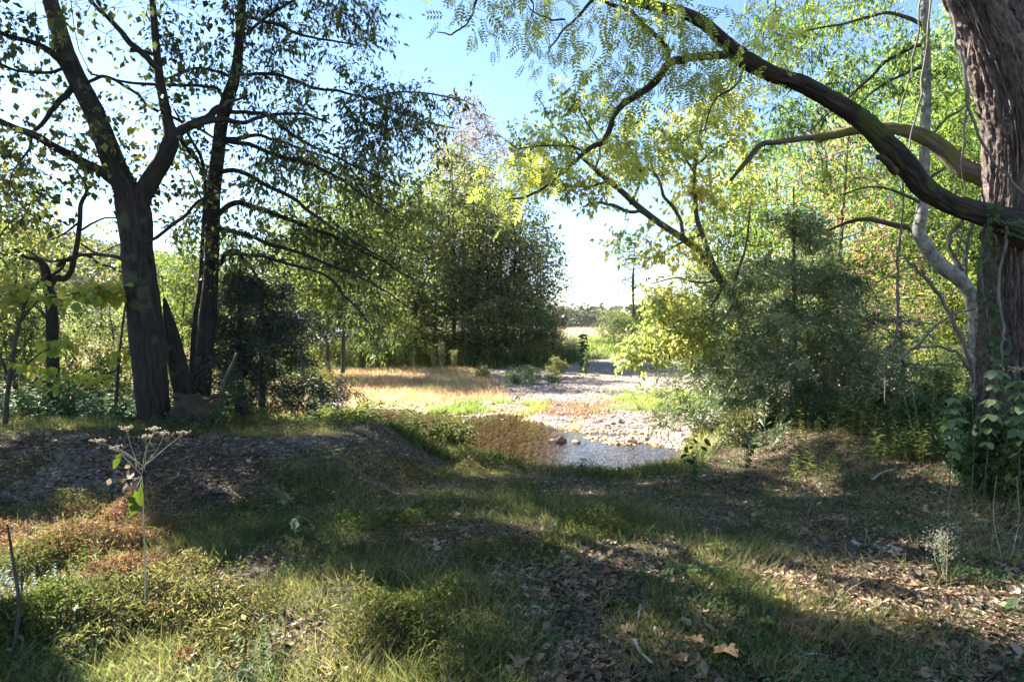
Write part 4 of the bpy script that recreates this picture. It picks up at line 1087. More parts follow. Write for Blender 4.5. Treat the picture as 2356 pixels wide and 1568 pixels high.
blades('dry_blades', field(26000, 2.2, 11, -.95, .95, 1.0, lambda x, y, r: (r < .3 + 1.2 * fbm(x * .8, y * .8, 88, 3)) & ~in_zone(x, y, Z_MOUND) & (~in_zone(x, y, Z_RIGHT) | (r < .06))), .13, .003, 'grass_pale', 1.4)
# small round leaves creeping over the litter on the right
p = field(16000, 2.2, 10, -.2, .95, 1.0, lambda x, y, r: (in_zone(x, y, Z_RIGHT) | in_zone(x, y, Z_BANKDIRT)) & (r < np.clip(.1 + 1.6 * fbm(x * 1.6, y * 1.6, 21, 3), 0, 1)))
lances('creeping_clover', p, .028, .05, 'leaf_herb', LEAFW, 2.5)
# litter
curl = (np.array([(0, 0, 0), (-.34, .3, .16), (0, .4, .0), (.34, .3, .16), (-.4, .65, .22), (0, .75, .05), (.38, .62, .2), (0, 1.05, .22)], float), np.array([(0, 2, 1), (0, 3, 2), (1, 2, 4), (2, 5, 4), (2, 3, 6), (2, 6, 5), (4, 5, 7), (5, 6, 7)]))
def dens_litter(x, y, r):
    dn = np.where(in_zone(x, y, Z_RIGHT), .9, .38); dn = np.where(in_zone(x, y, Z_MOUND), 1.0, dn); dn = np.where(in_zone(x, y, Z_BANKDIRT), .9, dn)
    return (r < dn * (.6 + .6 * fbm(x, y, 31, 2))) & (y < np.interp(x, *YN) - .2)
p = field(150000, 2.2, 13, -.95, .95, 1.0, dens_litter); p[:, 2] += .008
b = MB(); n = len(p)
stamp(b, *curl, p, frames(rvec(n) * np.array([1, 1, .25]), rvec(n) * .35 + np.array([0, 0, 1])), (.020 * np.exp(.55 * rng.normal(size=n))).clip(.007, .075))
tag(link('leaf_litter', b.mesh('leaf_litter', 'litter', smooth=False)), kind='stuff')

# stones: bar, bed, mound
ico = np.array([(0, 0, 1), (.89, 0, .45), (.28, .85, .45), (-.72, .53, .45), (-.72, -.53, .45), (.28, -.85, .45), (.72, .53, -.45), (-.28, .85, -.45), (-.89, 0, -.45), (-.28, -.85, -.45), (.72, -.53, -.45), (0, 0, -1)], float)
icf = np.array([(0, 1, 2), (0, 2, 3), (0, 3, 4), (0, 4, 5), (0, 5, 1), (1, 6, 2), (2, 6, 7), (2, 7, 3), (3, 7, 8), (3, 8, 4), (4, 8, 9), (4, 9, 5), (5, 9, 10), (5, 10, 1), (1, 10, 6), (11, 7, 6), (11, 8, 7), (11, 9, 8), (11, 10, 9), (11, 6, 10)])
def stones(name, p, size, mat, flatz=.5, sink=.25):
    n = len(p); b = MB(); a = rng.random(n) * 6.28
    Rm = frames(np.column_stack([np.cos(a), np.sin(a), .2 * rng.normal(size=n)]), np.column_stack([.25 * rng.normal(size=n), .25 * rng.normal(size=n), np.ones(n)]))
    s = size * np.exp(.5 * rng.normal(size=n)).clip(.3, 2.6)
    p = p.copy(); p[:, 2] += s * flatz * (1 - 2 * sink) * .5
    for k in range(4):
        sel = np.arange(n) % 4 == k
        stamp(b, ico * (1 + .22 * rng.normal(size=(12, 1))) * np.array([.7, 1, flatz]), icf, p[sel], Rm[sel], s[sel])
    return tag(link(name, b.mesh(name, mat, smooth=False)), kind='stuff')
def on_bar(x, y, r):
    g = (y > np.interp(x, *YN) + .1) & (y < np.interp(x, *YI) + 1.5) & (x > -9)
    g &= (H(x, y) > WATER - .02)
    return g & (r < .25 + 1.1 * np.abs(fbm(x * .8, y * .8, 91, 3))) & (r < np.where(in_zone(x, y, Z_STRAW, .8) | in_zone(x, y, Z_GREEN1, .5), .12, .9))
p = field(70000, 10.3, 46, -.3, .85, 1.0, on_bar)
stones('bar_gravel', p, .021, 'stones')
p = field(12000, 10.3, 20, -.4, .3, 1.0, lambda x, y, r: (y > np.interp(x, *YN) - .3) & (H(x, y) < WATER) & (x < 4))
stones('creek_bed_stones', p, .03, 'stones_amber')
p = field(500, 11, 36, -.1, .5, 1.0, on_bar)
stones('cobbles', p, .06, 'stones')
p = field(6000, 5, 12, -.95, .1, 1.0, lambda x, y, r: in_zone(x, y, Z_MOUND, .4) & (r < .2 + 1.6 * fbm(x * 1.2, y * 1.2, 77, 3)))
stones('mound_gravel', p, .017, 'stones_dark')

# creek bar grasses
blades('straw_grass', field(26000, 16, 46, -.5, .05, 1.0, lambda x, y, r: in_zone(x, y, Z_STRAW, 1.6) & (r < .5 + .8 * fbm(x * .5, y * .5, 2, 2))), .20, .018, 'grass_straw', 1.3)
blades('creekside_grass', field(16000, 14, 30, -.4, .4, 1.0, lambda x, y, r: (in_zone(x, y, Z_GREEN1, 1.2) | in_zone(x, y, Z_GREEN2, 1.2)) & (H(x, y) > WATER) & (r < .45 + 1.3 * fbm(x * .9, y * .9, 6, 2))), .17, .016, 'grass_lime', 1.1)
blades('reddish_weeds', field(2200, 14, 30, -.1, .3, 1.0, lambda x, y, r: in_zone(x, y, Z_RUST2, 1.3)), .10, .02, 'grass_rust', 1.2)
blades('shore_sprigs', field(3000, 13, 40, -.2, .7, 1.0, lambda x, y, r: on_bar(x, y, r) & (fbm(x * .7, y * .7, 14, 3) > .22)), .16, .02, 'grass_lime', 1.2)
# near shore slopes: green tufts hanging over the water, long grass at the right bank
def bank_slope(x, y, r):
    yn = np.interp(x, *YN)
    return (y < yn - .35) & (y > yn - np.interp(x, [-6, -2, 0, 3, 6], [5, 4.2, 1.6, 2.0, 3.5])) & (r < .8 + .6 * fbm(x, y, 44, 2))
blades('bank_grass', field(30000, 8.5, 19, -.42, .42, 1.0, bank_slope), .13, .012, 'grass_green', 1.1)
blades('pale_bank_grass', field(9000, 10, 17, .20, .45, 1.0, lambda x, y, r: bank_slope(x, y, r)), .2, .011, 'grass_pale', .8)
# island bank, far field, left meadow
blades('island_undergrowth', field(30000, 34, 60, -.42, .22, 1.0, lambda x, y, r: (y > np.interp(x, *YI) - .5)), .45, .05, 'leaf_lit', .9)
blades('field_weeds', field(60000, 46, 235, -.3, .5, 1.3, lambda x, y, r: (y > np.interp(x, *YI) + 3) & (~in_poly(x, y, Z_FIELD_GREEN))), .9, .09, 'field_weed', .7)
blades('field_grass', field(26000, 40, 110, -.02, .32, 1.0, lambda x, y, r: (y > np.interp(x, *YI) + .5)), .35, .05, 'grass_lime', .9)
blades('meadow_weeds', field(40000, 15, 60, -.95, -.28, 1.0, lambda x, y, r: (r < .6 + fbm(x * .3, y * .3, 55, 2))), .5, .035, 'grass_straw', 1.0)
# herbs behind the mound on the left: leafy stems
def herb_shape(nl=14, L=.14, leaf=LEAFN, spread=1.0):
    V, T = [], []
    n0 = 0
    V += [(-.012, 0, 0), (.012, 0, 0), (0, .01, 1)]; T.append((0, 1, 2))
    for k in range(nl):
        a = k * 2.4; z = .2 + .8 * k / nl
        d = np.array([[math.cos(a), math.sin(a), .35]]) * spread; Rm = frames(d, np.array([[0, 0, 1.0]]))[0]
        q = leaf[0] * L * (1.25 - .5 * z) @ Rm.T + np.array([0, 0, z]); b0 = len(V)
        V += [tuple(v) for v in q]; T += [tuple(i + b0 for i in t) for t in leaf[1]]
    return np.array(V, float), np.array(T)
HERBS = [herb_shape(16, .2), herb_shape(12, .26), herb_shape(20, .15, LEAFW)]
def herbs(name, p, h, mat, tilt=.25):
    b = MB(); n = len(p); a = rng.random(n) * 6.28
    zax = np.column_stack([tilt * rng.normal(size=n), tilt * rng.normal(size=n), np.ones(n)])
    Rm = frames(np.column_stack([np.cos(a), np.sin(a), np.zeros(n)]), zax)
    # keep z nearly upright
    s = h * rng.uniform(.5, 1.3, n)
    for k in range(3):
        sel = np.arange(n) % 3 == k
        stamp(b, *HERBS[k], p[sel], Rm[sel], s[sel])
    return tag(link(name, b.mesh(name, mat)), kind='stuff')
herbs('undergrowth', field(2600, 9.8, 18, -.95, -.34, 1.0), .62, 'leaf_herb')
herbs('meadow_undergrowth', field(2600, 16, 45, -.95, -.25, 1.0), .8, 'leaf_island_b')
herbs('shaded_undergrowth', field(450, 7.6, 14, .36, .95, 1.0, lambda x, y, r: r < .5 + 1.2 * fbm(x * .7, y * .7, 66, 2)), .38, 'leaf_island')
herbs('bank_herbs', field(700, 10, 18, -.34, -.12, 1.0, lambda x, y, r: bank_slope(x, y, r)), .42, 'leaf_lit')
herbs('island_herbs', field(2200, 35, 50, -.32, .1, 1.0, lambda x, y, r: (y > np.interp(x, *YI) - .3)), 1.1, 'leaf_island')
herbs('low_herbs', field(900, 2.4, 6, -.95, -.25, 1.0, lambda x, y, r: ~in_zone(x, y, Z_MOUND) & (r < .4 + fbm(x, y, 71, 2))), .13, 'leaf_herb')

# ------------------------------------------------------------------ single plants
def gp(u, v):
    return on_ground(u, v)
def weed(name, label, cat, base_uv, top_uv, leaf, nleaf, mat='leaf_herb', stem='straw_stem', Y=None, shape=None, rs=.004, spread=1.0, start=.25, head=None, group=None, droop=.25, branches=0, stems=1):
    g = gp(*base_uv) if Y is None else at(base_uv[0], base_uv[1], Y)
    Y = g[1]; base = np.array([g[0], Y, float(H(g[0], Y))])
    tp = at(top_uv[0], top_uv[1], Y)
    st, fo = MB(), MB(); tips = []
    for k in range(stems):
        o = rng.normal(0, .5, 3) * np.array([1, 1, .15]) * (.22 * (tp[2] - base[2])) * (stems > 1); t2 = tp + o; b2 = base + o * .25
        mid = (b2 + t2) / 2 + rng.normal(0, .025, 3)
        P = smooth_path([b2 - [0, 0, .02], mid, t2], 6); r = np.linspace(rs, rs * .4, len(P)); tube(st, P, r, 5)
        tips.append((t2, np.array([0, 0, 1.0])))
        pts = [(P, start)]
        for j in range(branches):
            f = rng.uniform(.35, .9); q = P[int(f * (len(P) - 1))]; a = rng.random() * 6.28; L = (t2[2] - b2[2]) * rng.uniform(.2, .4)
            e = q + np.array([math.cos(a) * .6, math.sin(a) * .6, .75]) * L
            B = smooth_path([q, (q + e) / 2 + rng.normal(0, .01, 3), e], 4); tube(st, B, np.linspace(rs * .5, rs * .25, len(B)), 4); pts.append((B, .2)); tips.append((e, np.array([0, 0, 1.0])))
        for B, s0 in pts:
            m = max(1, int(nleaf / (stems * (1 + .5 * branches)) * (1 if B is P else .5)))
            f = s0 + (1 - s0) * np.sort(rng.random(m)); ii = (f * (len(B) - 1)).astype(int); a = np.arange(m) * 2.4 + rng.random() * 6
            d = np.column_stack([np.cos(a), np.sin(a), np.full(m, -droop) + .2 * rng.normal(size=m)])
            stamp(fo, *(shape or LEAFF), B[ii], frames(d * spread, np.tile([0, 0, 1.0], (m, 1)) + .35 * rvec(m)), leaf * rng.uniform(.6, 1.15, m))
    t = thing(name, label, cat, base, group)
    link('stem', st.mesh('stem', stem, origin=base), t)
    if fo.n: link('leaves', fo.mesh('leaves', mat, origin=base), t)
    if head:
        hb = MB()
        for tip, _ in tips:
            n = head[1]; q = tip + rng.normal(0, 1, (n, 3)) * head[2] * np.array([1, 1, .25])
            stamp(hb, ico * .5, icf, q, frames(rvec(n), rvec(n)), head[3] * rng.uniform(.6, 1.3, n))
        link('flower_heads', hb.mesh('flower_heads', head[0], origin=base), t)
    return t

# dry stalk with flat seed heads and two bright leaves, left foreground
g = gp(333, 1452); Y0 = g[1]; base = g.copy()
st, hd, wl = MB(), MB(), MB()
A_ = lambda u, v, dy=0: at(u, v, Y0 + dy)
main = smooth_path([g - [0, 0, .03], A_(334, 1300), A_(330, 1200), A_(329, 1130), A_(326, 1095)], 6)
tube(st, main, np.linspace(.0048, .0036, len(main)), 8, .1)
heads = [(292, 984, .02), (335, 1003, -.02), (356, 986, .03), (376, 996, 0), (417, 996, .02), (231, 1013, .04), (268, 1030, 0)]
for u, v, dy in heads:
    root = A_(326 + rng.uniform(-3, 6), 1090 - rng.uniform(0, 20)); e = A_(u, v + 5, dy)
    m = (root + e) / 2 + rng.normal(0, .006, 3); tube(st, smooth_path([root, m, e], 5), np.linspace(.0022, .0012, 11), 5)
    for j in range(6):
        q = e + np.array([rng.normal() * .016, rng.normal() * .016, .012 + .004 * rng.random()]); tube(st, np.array([e - [0, 0, .012], q]), np.array([.0012, .0009]), 3)
    n = 26; q = e + np.column_stack([rng.normal(0, .017, n), rng.normal(0, .017, n), .013 + .004 * rng.normal(size=n)])
    stamp(hd, ico * .5, icf, q, frames(rvec(n), rvec(n)), .009 * rng.uniform(.6, 1.4, n))
tube(st, smooth_path([A_(326, 1092), A_(305, 1070), A_(280, 1045)], 4), np.linspace(.003, .0015, 9), 5)
n = 22; q = np.array([A_(u, v, .03 * rng.normal()) for u, v in zip(rng.normal(295, 22, n), rng.normal(1112, 22, n))])
stamp(wl, *curl, q, frames(rvec(n) * [.6, .6, 1] - [0, 0, .8], rvec(n)), .05 * rng.uniform(.5, 1.2, n))
q = np.array([A_(322, 1100)] * 4); 
for a_, b_ in (((322, 1096), (300, 1110)), ((324, 1100), (310, 1130)), ((322, 1098), (285, 1102)), ((326, 1105), (318, 1140))): tube(st, np.array([A_(*a_), A_(*b_)]), np.array([.0015, .001]), 4)
t = thing('dry_stalk', 'tall dry weed stalk with flat brown seed heads and two bright yellow-green leaves', 'weed', base)
link('stem', st.mesh('stem', 'straw_stem', origin=base), t); link('seed_heads', hd.mesh('seed_heads', 'umbel', origin=base), t); link('withered_leaves', wl.mesh('withered_leaves', 'litter', origin=base), t)
for (u0, v0, u1, v1, ww) in ((329, 1116, 300, 1190, .42), (277, 1041, 260, 1080, .36)):
    lf = MB(); a0, a1 = A_(u0, v0), A_(u1, v1, -.02); L = np.linalg.norm(a1 - a0)
    stamp(lf, *leaf_shape(ww, .5, .10, True), a0[None], frames((a1 - a0)[None], np.array([[.5, -1, .2]])), np.array([L]))
    link('bright_leaf', lf.mesh('bright_leaf', 'leaf_bright', origin=base), t)

# yellow-leaved saplings, far left
def sapling(name, label, stem_pts, Y, brs, blobs, size, mat, per=7, stem='dark_stalk'):
    tr, cr = MB(), MB()
    S = [limb(tr, stem_pts, Y, 7, 5, .08)] + [limb(tr, b, Y, 5, 3, .05, wob=.01) for b in brs]
    T = np.vstack([pblob(n, u, v, Y, ru, rv, ry) for n, u, v, ru, rv, ry in blobs])
    D = grow(tr, S, T, bf=.3, r0=.0016, step=.2, rmax=.01)
    leaves(cr, T, D, per, .07, size, LEAFFW, droop=.8, flat=.9, back=.2)
    p = at(stem_pts[0][0], stem_pts[0][1], Y); base = np.array([p[0], p[1], float(H(p[0], p[1]))])
    t = thing(name, label, 'sapling', base)
    link('stem', tr.mesh('stem', stem, origin=base), t); link('leaves', cr.mesh('leaves', mat, origin=base), t)
sapling('yellow_sapling', 'young tree with big yellow leaves at the left edge', [(10, 1010, 6), (18, 900, 5), (40, 760, 4), (70, 670, 3), (110, 630, 2)], 8.6,
        [[(45, 740, 3), (90, 690, 2.5), (150, 680, 2), (230, 660, 1.5)], [(20, 880, 3), (80, 820, 2), (140, 790, 1.5)], [(16, 860, 3), (-30, 740, 2), (-60, 650, 1.4)]],
        [(26, 50, 670, 70, 45, .5), (20, 230, 668, 60, 34, .4), (7, 140, 790, 30, 20, .3), (8, 100, 850, 60, 30, .3), (6, 160, 690, 40, 20, .3), (14, -60, 640, 50, 60, .4)], .088, 'leaf_sapling')
sapling('yellow_sapling', 'thin straight sapling with a few yellow-green leaves left of the forked trunk', [(262, 1000, 4), (268, 905, 3.5), (276, 800, 3), (290, 690, 2), (300, 640, 1.4)], 9.6,
        [[(276, 800, 2), (300, 800, 1.6), (320, 820, 1.2)], [(272, 850, 2), (240, 860, 1.5)]], [(9, 305, 810, 22, 20, .2), (7, 225, 860, 35, 14, .2), (9, 290, 660, 20, 40, .2), (5, 255, 830, 16, 10, .2)], .08, 'leaf_sapling', 5)
# gnarled tree, left middle distance
tr, cr = MB(), MB(); YG = 14.5
S = [limb(tr, [(126, 1010, 15), (122, 860, 13), (120, 740, 13), (117, 690, 12), (108, 650, 11), (103, 618, 10), (88, 598, 6), (60, 592, 4), (30, 570, 2)], YG, 10, 4, .16),
     limb(tr, [(112, 660, 8), (130, 640, 8), (150, 640, 7), (168, 610, 6.5), (183, 520, 5.5), (186, 470, 5), (200, 440, 4), (188, 410, 3), (165, 380, 1.6)], YG, 9, 4, .1)]
for pts in ([(132, 612, 5), (150, 600, 4.5), (190, 585, 4), (230, 605, 3), (280, 626, 2)], [(186, 530, 3), (230, 505, 2.4), (280, 500, 1.6)], [(186, 560, 2.5), (230, 580, 2), (280, 560, 1.4)], [(108, 640, 4), (140, 620, 3.4), (160, 590, 2)],
            [(183, 510, 3), (140, 540, 2), (100, 560, 1.4)], [(118, 740, 5), (95, 715, 3.5), (75, 700, 2)]):
    S.append(limb(tr, pts, YG, 6, 4, .12, wob=.03))
T = np.vstack([pblob(18, 190, 400, YG, 80, 60, .8), pblob(12, 60, 560, YG, 60, 40, .6), pblob(10, 270, 520, YG, 40, 40, .5), pblob(10, 260, 600, YG, 50, 30, .5)])
D = grow(tr, S, T, bf=.3, step=.4); leaves(cr, T, D, 12, .16, .075, LEAFW)
finish_tree('gnarled_tree', 'gnarled dark tree with twisted low limbs left of the forked tree', 'tree', at(126, 1010, YG)[:2], [('trunk', tr, 'bark_dark', True), ('foliage', cr, 'leaf_lit', False)])

# mossy block, stump and snag at the foot of the trunks
def rough_box(c, s, rz, amp=.012, n=10):
    bm = MB(); c = np.asarray(c)
    def face(ax, sg):
        g = np.linspace(-1, 1, n); A, B = np.meshgrid(g, g)
        q = np.zeros((n * n, 3)); q[:, ax] = sg; q[:, (ax + 1) % 3] = A.ravel(); q[:, (ax + 2) % 3] = B.ravel()
        q = q * np.array(s) / 2
        w = np.stack([vnoise(q[:, 0] * 9 + k, q[:, 1] * 9, q[:, 2] * 9 + 3 * k) for k in range(3)], -1) * amp
        q = q + w
        i = (np.arange(n - 1)[:, None] * n + np.arange(n - 1)[None]).ravel(); f = np.stack([i, i + 1, i + n + 1, i + n], -1)
        if sg < 0: f = f[:, ::-1]
        ca, sa = math.cos(rz), math.sin(rz)
        q = np.column_stack([q[:, 0] * ca - q[:, 1] * sa, q[:, 0] * sa + q[:, 1] * ca, q[:, 2]]) + c
        bm.add(q, None, f)
    for ax in range(3):
        for sg in (-1, 1): face(ax, sg)
    return bm
M['old_board'] = plain_mat('old_board', [(.012, .009, .004), (.032, .022, .008), (.055, .036, .012)], 7)
c = at(452, 968, 8.75)
o = link('weathered_block', rough_box((0, 0, 0), (.5, .22, .44), 0, .045, 22).mesh('weathered_block', 'old_board')); o.location = (c[0], c[1], float(H(c[0], c[1])) + .2); o.rotation_euler = (R(-6), R(2), R(8))
tag(o, 'square brown mossy block standing at the foot of the straight dark trunk', 'block')
mb = MB(); limb(mb, [(556, 1020, 22), (558, 985, 19), (557, 955, 18), (559, 932, 17)], 9.4, 14, 4, .12, ridge=.006)
p = at(556, 1015, 9.4); base = np.array([p[0], p[1], float(H(p[0], p[1]))])
tag(link('tree_stump', mb.mesh('tree_stump', 'bark_dark', bark=True)), 'short dark stump below the slim dark cedar', 'stump')
mb = MB(); limb(mb, [(508, 1010, 6), (513, 925, 5), (516, 880, 4.5), (532, 845, 4), (545, 812, 3)], 9.2, 7, 4, .15)
tag(link('dead_snag', mb.mesh('dead_snag', 'bark_grey', bark=True)), 'thin crooked grey snag beside the brown mossy block', 'snag')

# vines and dead branches at the right
def vine(label, pts, Y, name='hanging_vine', cat='vine', mat='bark_vine'):
    mb = MB(); limb(mb, [(q[0], q[1], q[2] * (.68 if cat == 'vine' else .85)) for q in pts], Y, 7, 6, .15, wob=.018)
    tag(link(name, mb.mesh(name, mat, bark=True)), label, cat, 'vines hanging round the huge tree' if cat == 'vine' else None)
vine('pale vine hanging from the top edge to the mossy limb, left of the pale trunk', [(2120, -60, 3), (2117, 11, 3), (2110, 88, 3), (2098, 150, 2.8), (2088, 194, 2.8), (2071, 264, 2.6), (2053, 305, 2.4), (2045, 330, 1.8)], 7.9)
vine('long pale vine crossing in front of the pale trunk and reaching nearly the ground', [(2142, -60, 3.2), (2138, 14, 3.2), (2127, 141, 3), (2113, 246, 3), (2095, 317, 3), (2082, 380, 3), (2076, 440, 3), (2071, 552, 3.2), (2067, 600, 3.6), (2064, 678, 3.8), (2056, 784, 3.4), (2030, 828, 3), (2022, 850, 2.6), (2037, 868, 2.4), (2040, 930, 2.2)], 7.4)
vine('thick twisted vine climbing across the lit side of the huge trunk', [(2180, -40, 5), (2187, 18, 5), (2198, 99, 5.4), (2212, 140, 5.4), (2224, 200, 5), (2233, 260, 5), (2262, 335, 4.6), (2300, 385, 4.2), (2345, 432, 3.8), (2380, 470, 3)], (6.6, 6.35))
vine('thin dark vine hanging just left of the huge trunk', [(2232, 100, 3.6), (2222, 180, 4), (2226, 211, 4), (2217, 300, 3.2), (2215, 366, 3), (2219, 458, 2.8), (2214, 520, 2.4), (2200, 600, 2)], 6.9)
vine('pale rope-like vine hanging down the shaded lower trunk', [(2316, 520, 4.4), (2312, 560, 4.6), (2301, 640, 4.4), (2300, 700, 4.2), (2308, 745, 4), (2311, 772, 4), (2303, 800, 3.4), (2300, 850, 2.6)], 6.35)
vine('bleached dead branch leaning against the kinked pale tree', [(2240, 880, 7), (2228, 830, 6.4), (2205, 765, 6), (2174, 697, 5.6), (2136, 647, 5), (2100, 610, 4), (2080, 590, 2.4)], 8.3, 'dead_branch', 'branch', 'bark_vine')
vine('bleached forked dead branch reaching left from the foot of the pale tree', [(2230, 850, 4), (2205, 815, 3.8), (2170, 800, 3.4), (2130, 796, 2.6), (2090, 806, 1.6)], 8.0, 'dead_branch', 'branch', 'bark_vine')
vine('thin dead branch slanting up to the right through the green leaves', [(2064, 834, 3.4), (2095, 805, 3.6), (2128, 773, 3.4), (2175, 735, 3), (2230, 712, 2.4), (2270, 700, 1.6)], 8.2, 'dead_branch', 'branch', 'bark_vine')
vine('dark fallen log lying on the bank behind the litter, right of the feathery cedar', [(1975, 890, 9), (2010, 905, 10), (2050, 920, 10), (2095, 930, 8)], 10.5, 'fallen_log', 'log', 'bark_dark')
for k, (a_, b_, c_) in enumerate((((1950, 680), (2040, 640), (2100, 610)), ((2000, 740), (2080, 735), (2150, 745)), ((1960, 640), (2060, 600), (2120, 590)))):
    vine(('upper thin grey twig above the thin slanting branch', 'thin grey twig lying level among the leaves right of the cedar', 'topmost thin grey twig under the kinked pale trunk')[k], [(*a_, 1.4), (*b_, 2), (*c_, 2.4)], 9.0, 'dead_twig', 'twig', 'bark_vine')

# broad-leaved weeds at the right edge
weed('broad_weed', 'tall broad-leaved weed with pale drooping leaves in front of the huge trunk, leftmost of three', 'weed', (2182, 1104), (2192, 890), .12, 34, 'leaf_herb_pale', 'twig', Y=6.1, start=.55, droop=.5, rs=.006)
weed('broad_weed', 'tallest broad-leaved weed with pale stem in front of the huge trunk', 'weed', (2262, 1080), (2292, 818), .13, 44, 'leaf_herb_pale', 'twig', Y=5.9, start=.5, droop=.5, rs=.007)
weed('broad_weed', 'broad-leaved weed with pinkish flower head at the right edge', 'weed', (2340, 1110), (2347, 848), .13, 44, 'leaf_herb_pale', 'twig', Y=5.8, start=.45, droop=.5, rs=.007, head=('umbel', 60, .05, .014))
weed('broad_weed', 'shorter dark green weed at the foot of the huge trunk', 'weed', (2235, 1060), (2238, 930), .10, 26, 'leaf_herb', Y=6.3, start=.2, droop=.3, branches=3)
weed('tall_weed', 'dark leafy weed growing between the fallen log and the huge trunk', 'weed', (2130, 1010), (2120, 880), .08, 60, 'leaf_herb', Y=8.2, start=.1, branches=5, stems=3)
weed('tall_weed', 'pale dry stalk on the litter left of the broad weeds', 'weed', (2185, 1230), (2200, 1080), .03, 5, 'leaf_tan', start=.4, rs=.0025)
weed('tall_weed', 'pair of dry stalks near the right edge below the broad weeds', 'weed', (2318, 1300), (2330, 1090), .03, 8, 'leaf_tan', stems=2, start=.3, rs=.0025)
weed('white_aster', 'spray of tiny white flowers on thin stems in the litter near the right edge', 'flower', (2175, 1335), (2170, 1225), .02, 120, 'leaf_herb', 'straw_stem', stems=9, branches=4, head=('flower_white', 5, .035, .006), rs=.002, start=.2)
weed('tall_weed', 'young green plant with narrow leaves standing on the litter', 'weed', (1985, 1270), (1985, 1215), .07, 16, 'leaf_herb', start=.2, stems=2)
weed('dark_weed', 'dark leafy weed standing in the sunlit grass left of the cedar foot', 'weed', (1595, 1112), (1592, 1005), .10, 50, 'leaf_herb', 'dark_stalk', start=.1, stems=3, droop=.5, branches=2)
weed('dark_weed', 'dark leafy weed directly below the feathery cedar', 'weed', (1715, 1115), (1712, 985), .08, 60, 'leaf_herb', 'dark_stalk', start=.1, stems=4, droop=.4, branches=3)
weed('dark_weed', 'small tangle of dark twigs at the water edge in front of the rusty rocks', 'weed', (1340, 1090), (1345, 1052), .03, 40, 'leaf_herb', 'dark_stalk', stems=6, branches=4, rs=.003)
weed('creek_weed', 'tall lone leafy stalk standing against the amber water', 'weed', (976, 1065), (973, 952), .10, 18, 'leaf_island', 'dark_stalk', Y=10.6, start=.35, droop=.7, rs=.006)
weed('creek_weed', 'thin dark twiggy stalk right of the lone leafy stalk by the water', 'weed', (1095, 1040), (1100, 985), .05, 20, 'litter', 'dark_stalk', Y=11.2, start=.4, branches=3, rs=.004)
def bush(label, u, v, Y, w, h, mat, n=120, per=16, leaf=.05, shape=None, name='bush', g=None):
    p = at(u, v, Y); base = np.array([p[0], Y, float(H(p[0], Y))]); W = w * Y / FV; Hh = h * Y / FV
    tr, cr = MB(), MB()
    S = np.array([base + [rng.normal() * W * .15, rng.normal() * W * .15, z] for z in (0.0, .02, .05, .08)])
    T = blob(n, base + [0, 0, Hh * .5], (W, W * .8, Hh * .55)); T = T[T[:, 2] > base[2]]
    D = grow(tr, S, T, bf=.5, r0=.0016, step=.15, jit=.02, rmax=.012)
    leaves(cr, T, D, per, .05, leaf, shape or LEAF, droop=.2)
    t = thing(name, label, 'bush', base, g); link('stems', tr.mesh('stems', 'twig', origin=base), t); link('foliage', cr.mesh('foliage', mat, origin=base), t)
bush('dark green bush on the near bank jutting over the amber water', 1035, 1080, 10.6, 62, 80, 'grass_green', 160, 14, .05)
bush('sunlit green bush on the near bank left of the water', 810, 990, 13.5, 50, 90, 'leaf_lit', 140, 20, .06)
bush('pale green bush right behind the sunlit bush by the water', 745, 985, 13.0, 50, 100, 'leaf_lit', 140, 20, .06)
bush('low green bush between the sunlit bush and the lone leafy stalk', 860, 1015, 12.2, 44, 42, 'grass_green', 110, 16, .05)
bush('green bush at the foot of the broad dark cedar', 640, 1000, 11.2, 55, 80, 'leaf_lit', 120, 18, .055)
bush('round pale bush on the bar before the island', 1281, 850, 33, 27, 38, 'grass_pale', 90, 24, .09, LEAFN)
bush('grey-green shrub on the gravel, larger of two in front of the round pale bush', 1205, 885, 27.5, 50, 44, 'leaf_herb_pale', 130, 24, .08, LEAFN)
bush('small grey-green shrub on the gravel at the right of the larger one', 1272, 880, 28, 22, 30, 'leaf_herb_pale', 60, 22, .07, LEAFN)
bush('low shrub of green leaves between the straw grass and the gravel', 1110, 858, 30, 24, 30, 'grass_pale', 60, 22, .08, LEAFN)
bush('small green bush on the right bank among the litter', 2110, 1040, 8.6, 60, 120, 'leaf_herb', 150, 22, .045)
for k, (u, v, w, h) in enumerate(((1018, 848, 22, 62), (1045, 846, 16, 42), (996, 846, 14, 30))):
    weed('plume_weed', ('tall pale plumed weed in front of the island bank', 'right neighbour of the tall pale plumed weed, shorter', 'lowest pale plumed weed, left of the tall one')[k], 'weed', (u, v), (u, v - h), .16, 220, 'grass_pale', Y=35 + k * .4, shape=LEAFN, stems=9, spread=1, start=.15, droop=-.6, rs=.012)
weed('plume_weed', 'small lone pale weed left of the plumed weeds', 'weed', (946, 838), (946, 806), .14, 60, 'grass_pale', Y=35, shape=LEAFN, stems=3, start=.15, droop=-.6, rs=.012)
weed('broadleaf_sapling', 'dark green broad-leaved sapling standing at the right end of the island', 'sapling', (1340, 862), (1342, 762), .3, 110, 'leaf_herb', 'dark_stalk', Y=34, stems=3, start=.15, rs=.02, droop=.3)
weed('broadleaf_sapling', 'smaller sapling in front of the dark broad-leaved one', 'sapling', (1348, 870), (1352, 805), .2, 60, 'leaf_island', 'dark_stalk', Y=32, stems=2, start=.3, rs=.014, droop=.3)

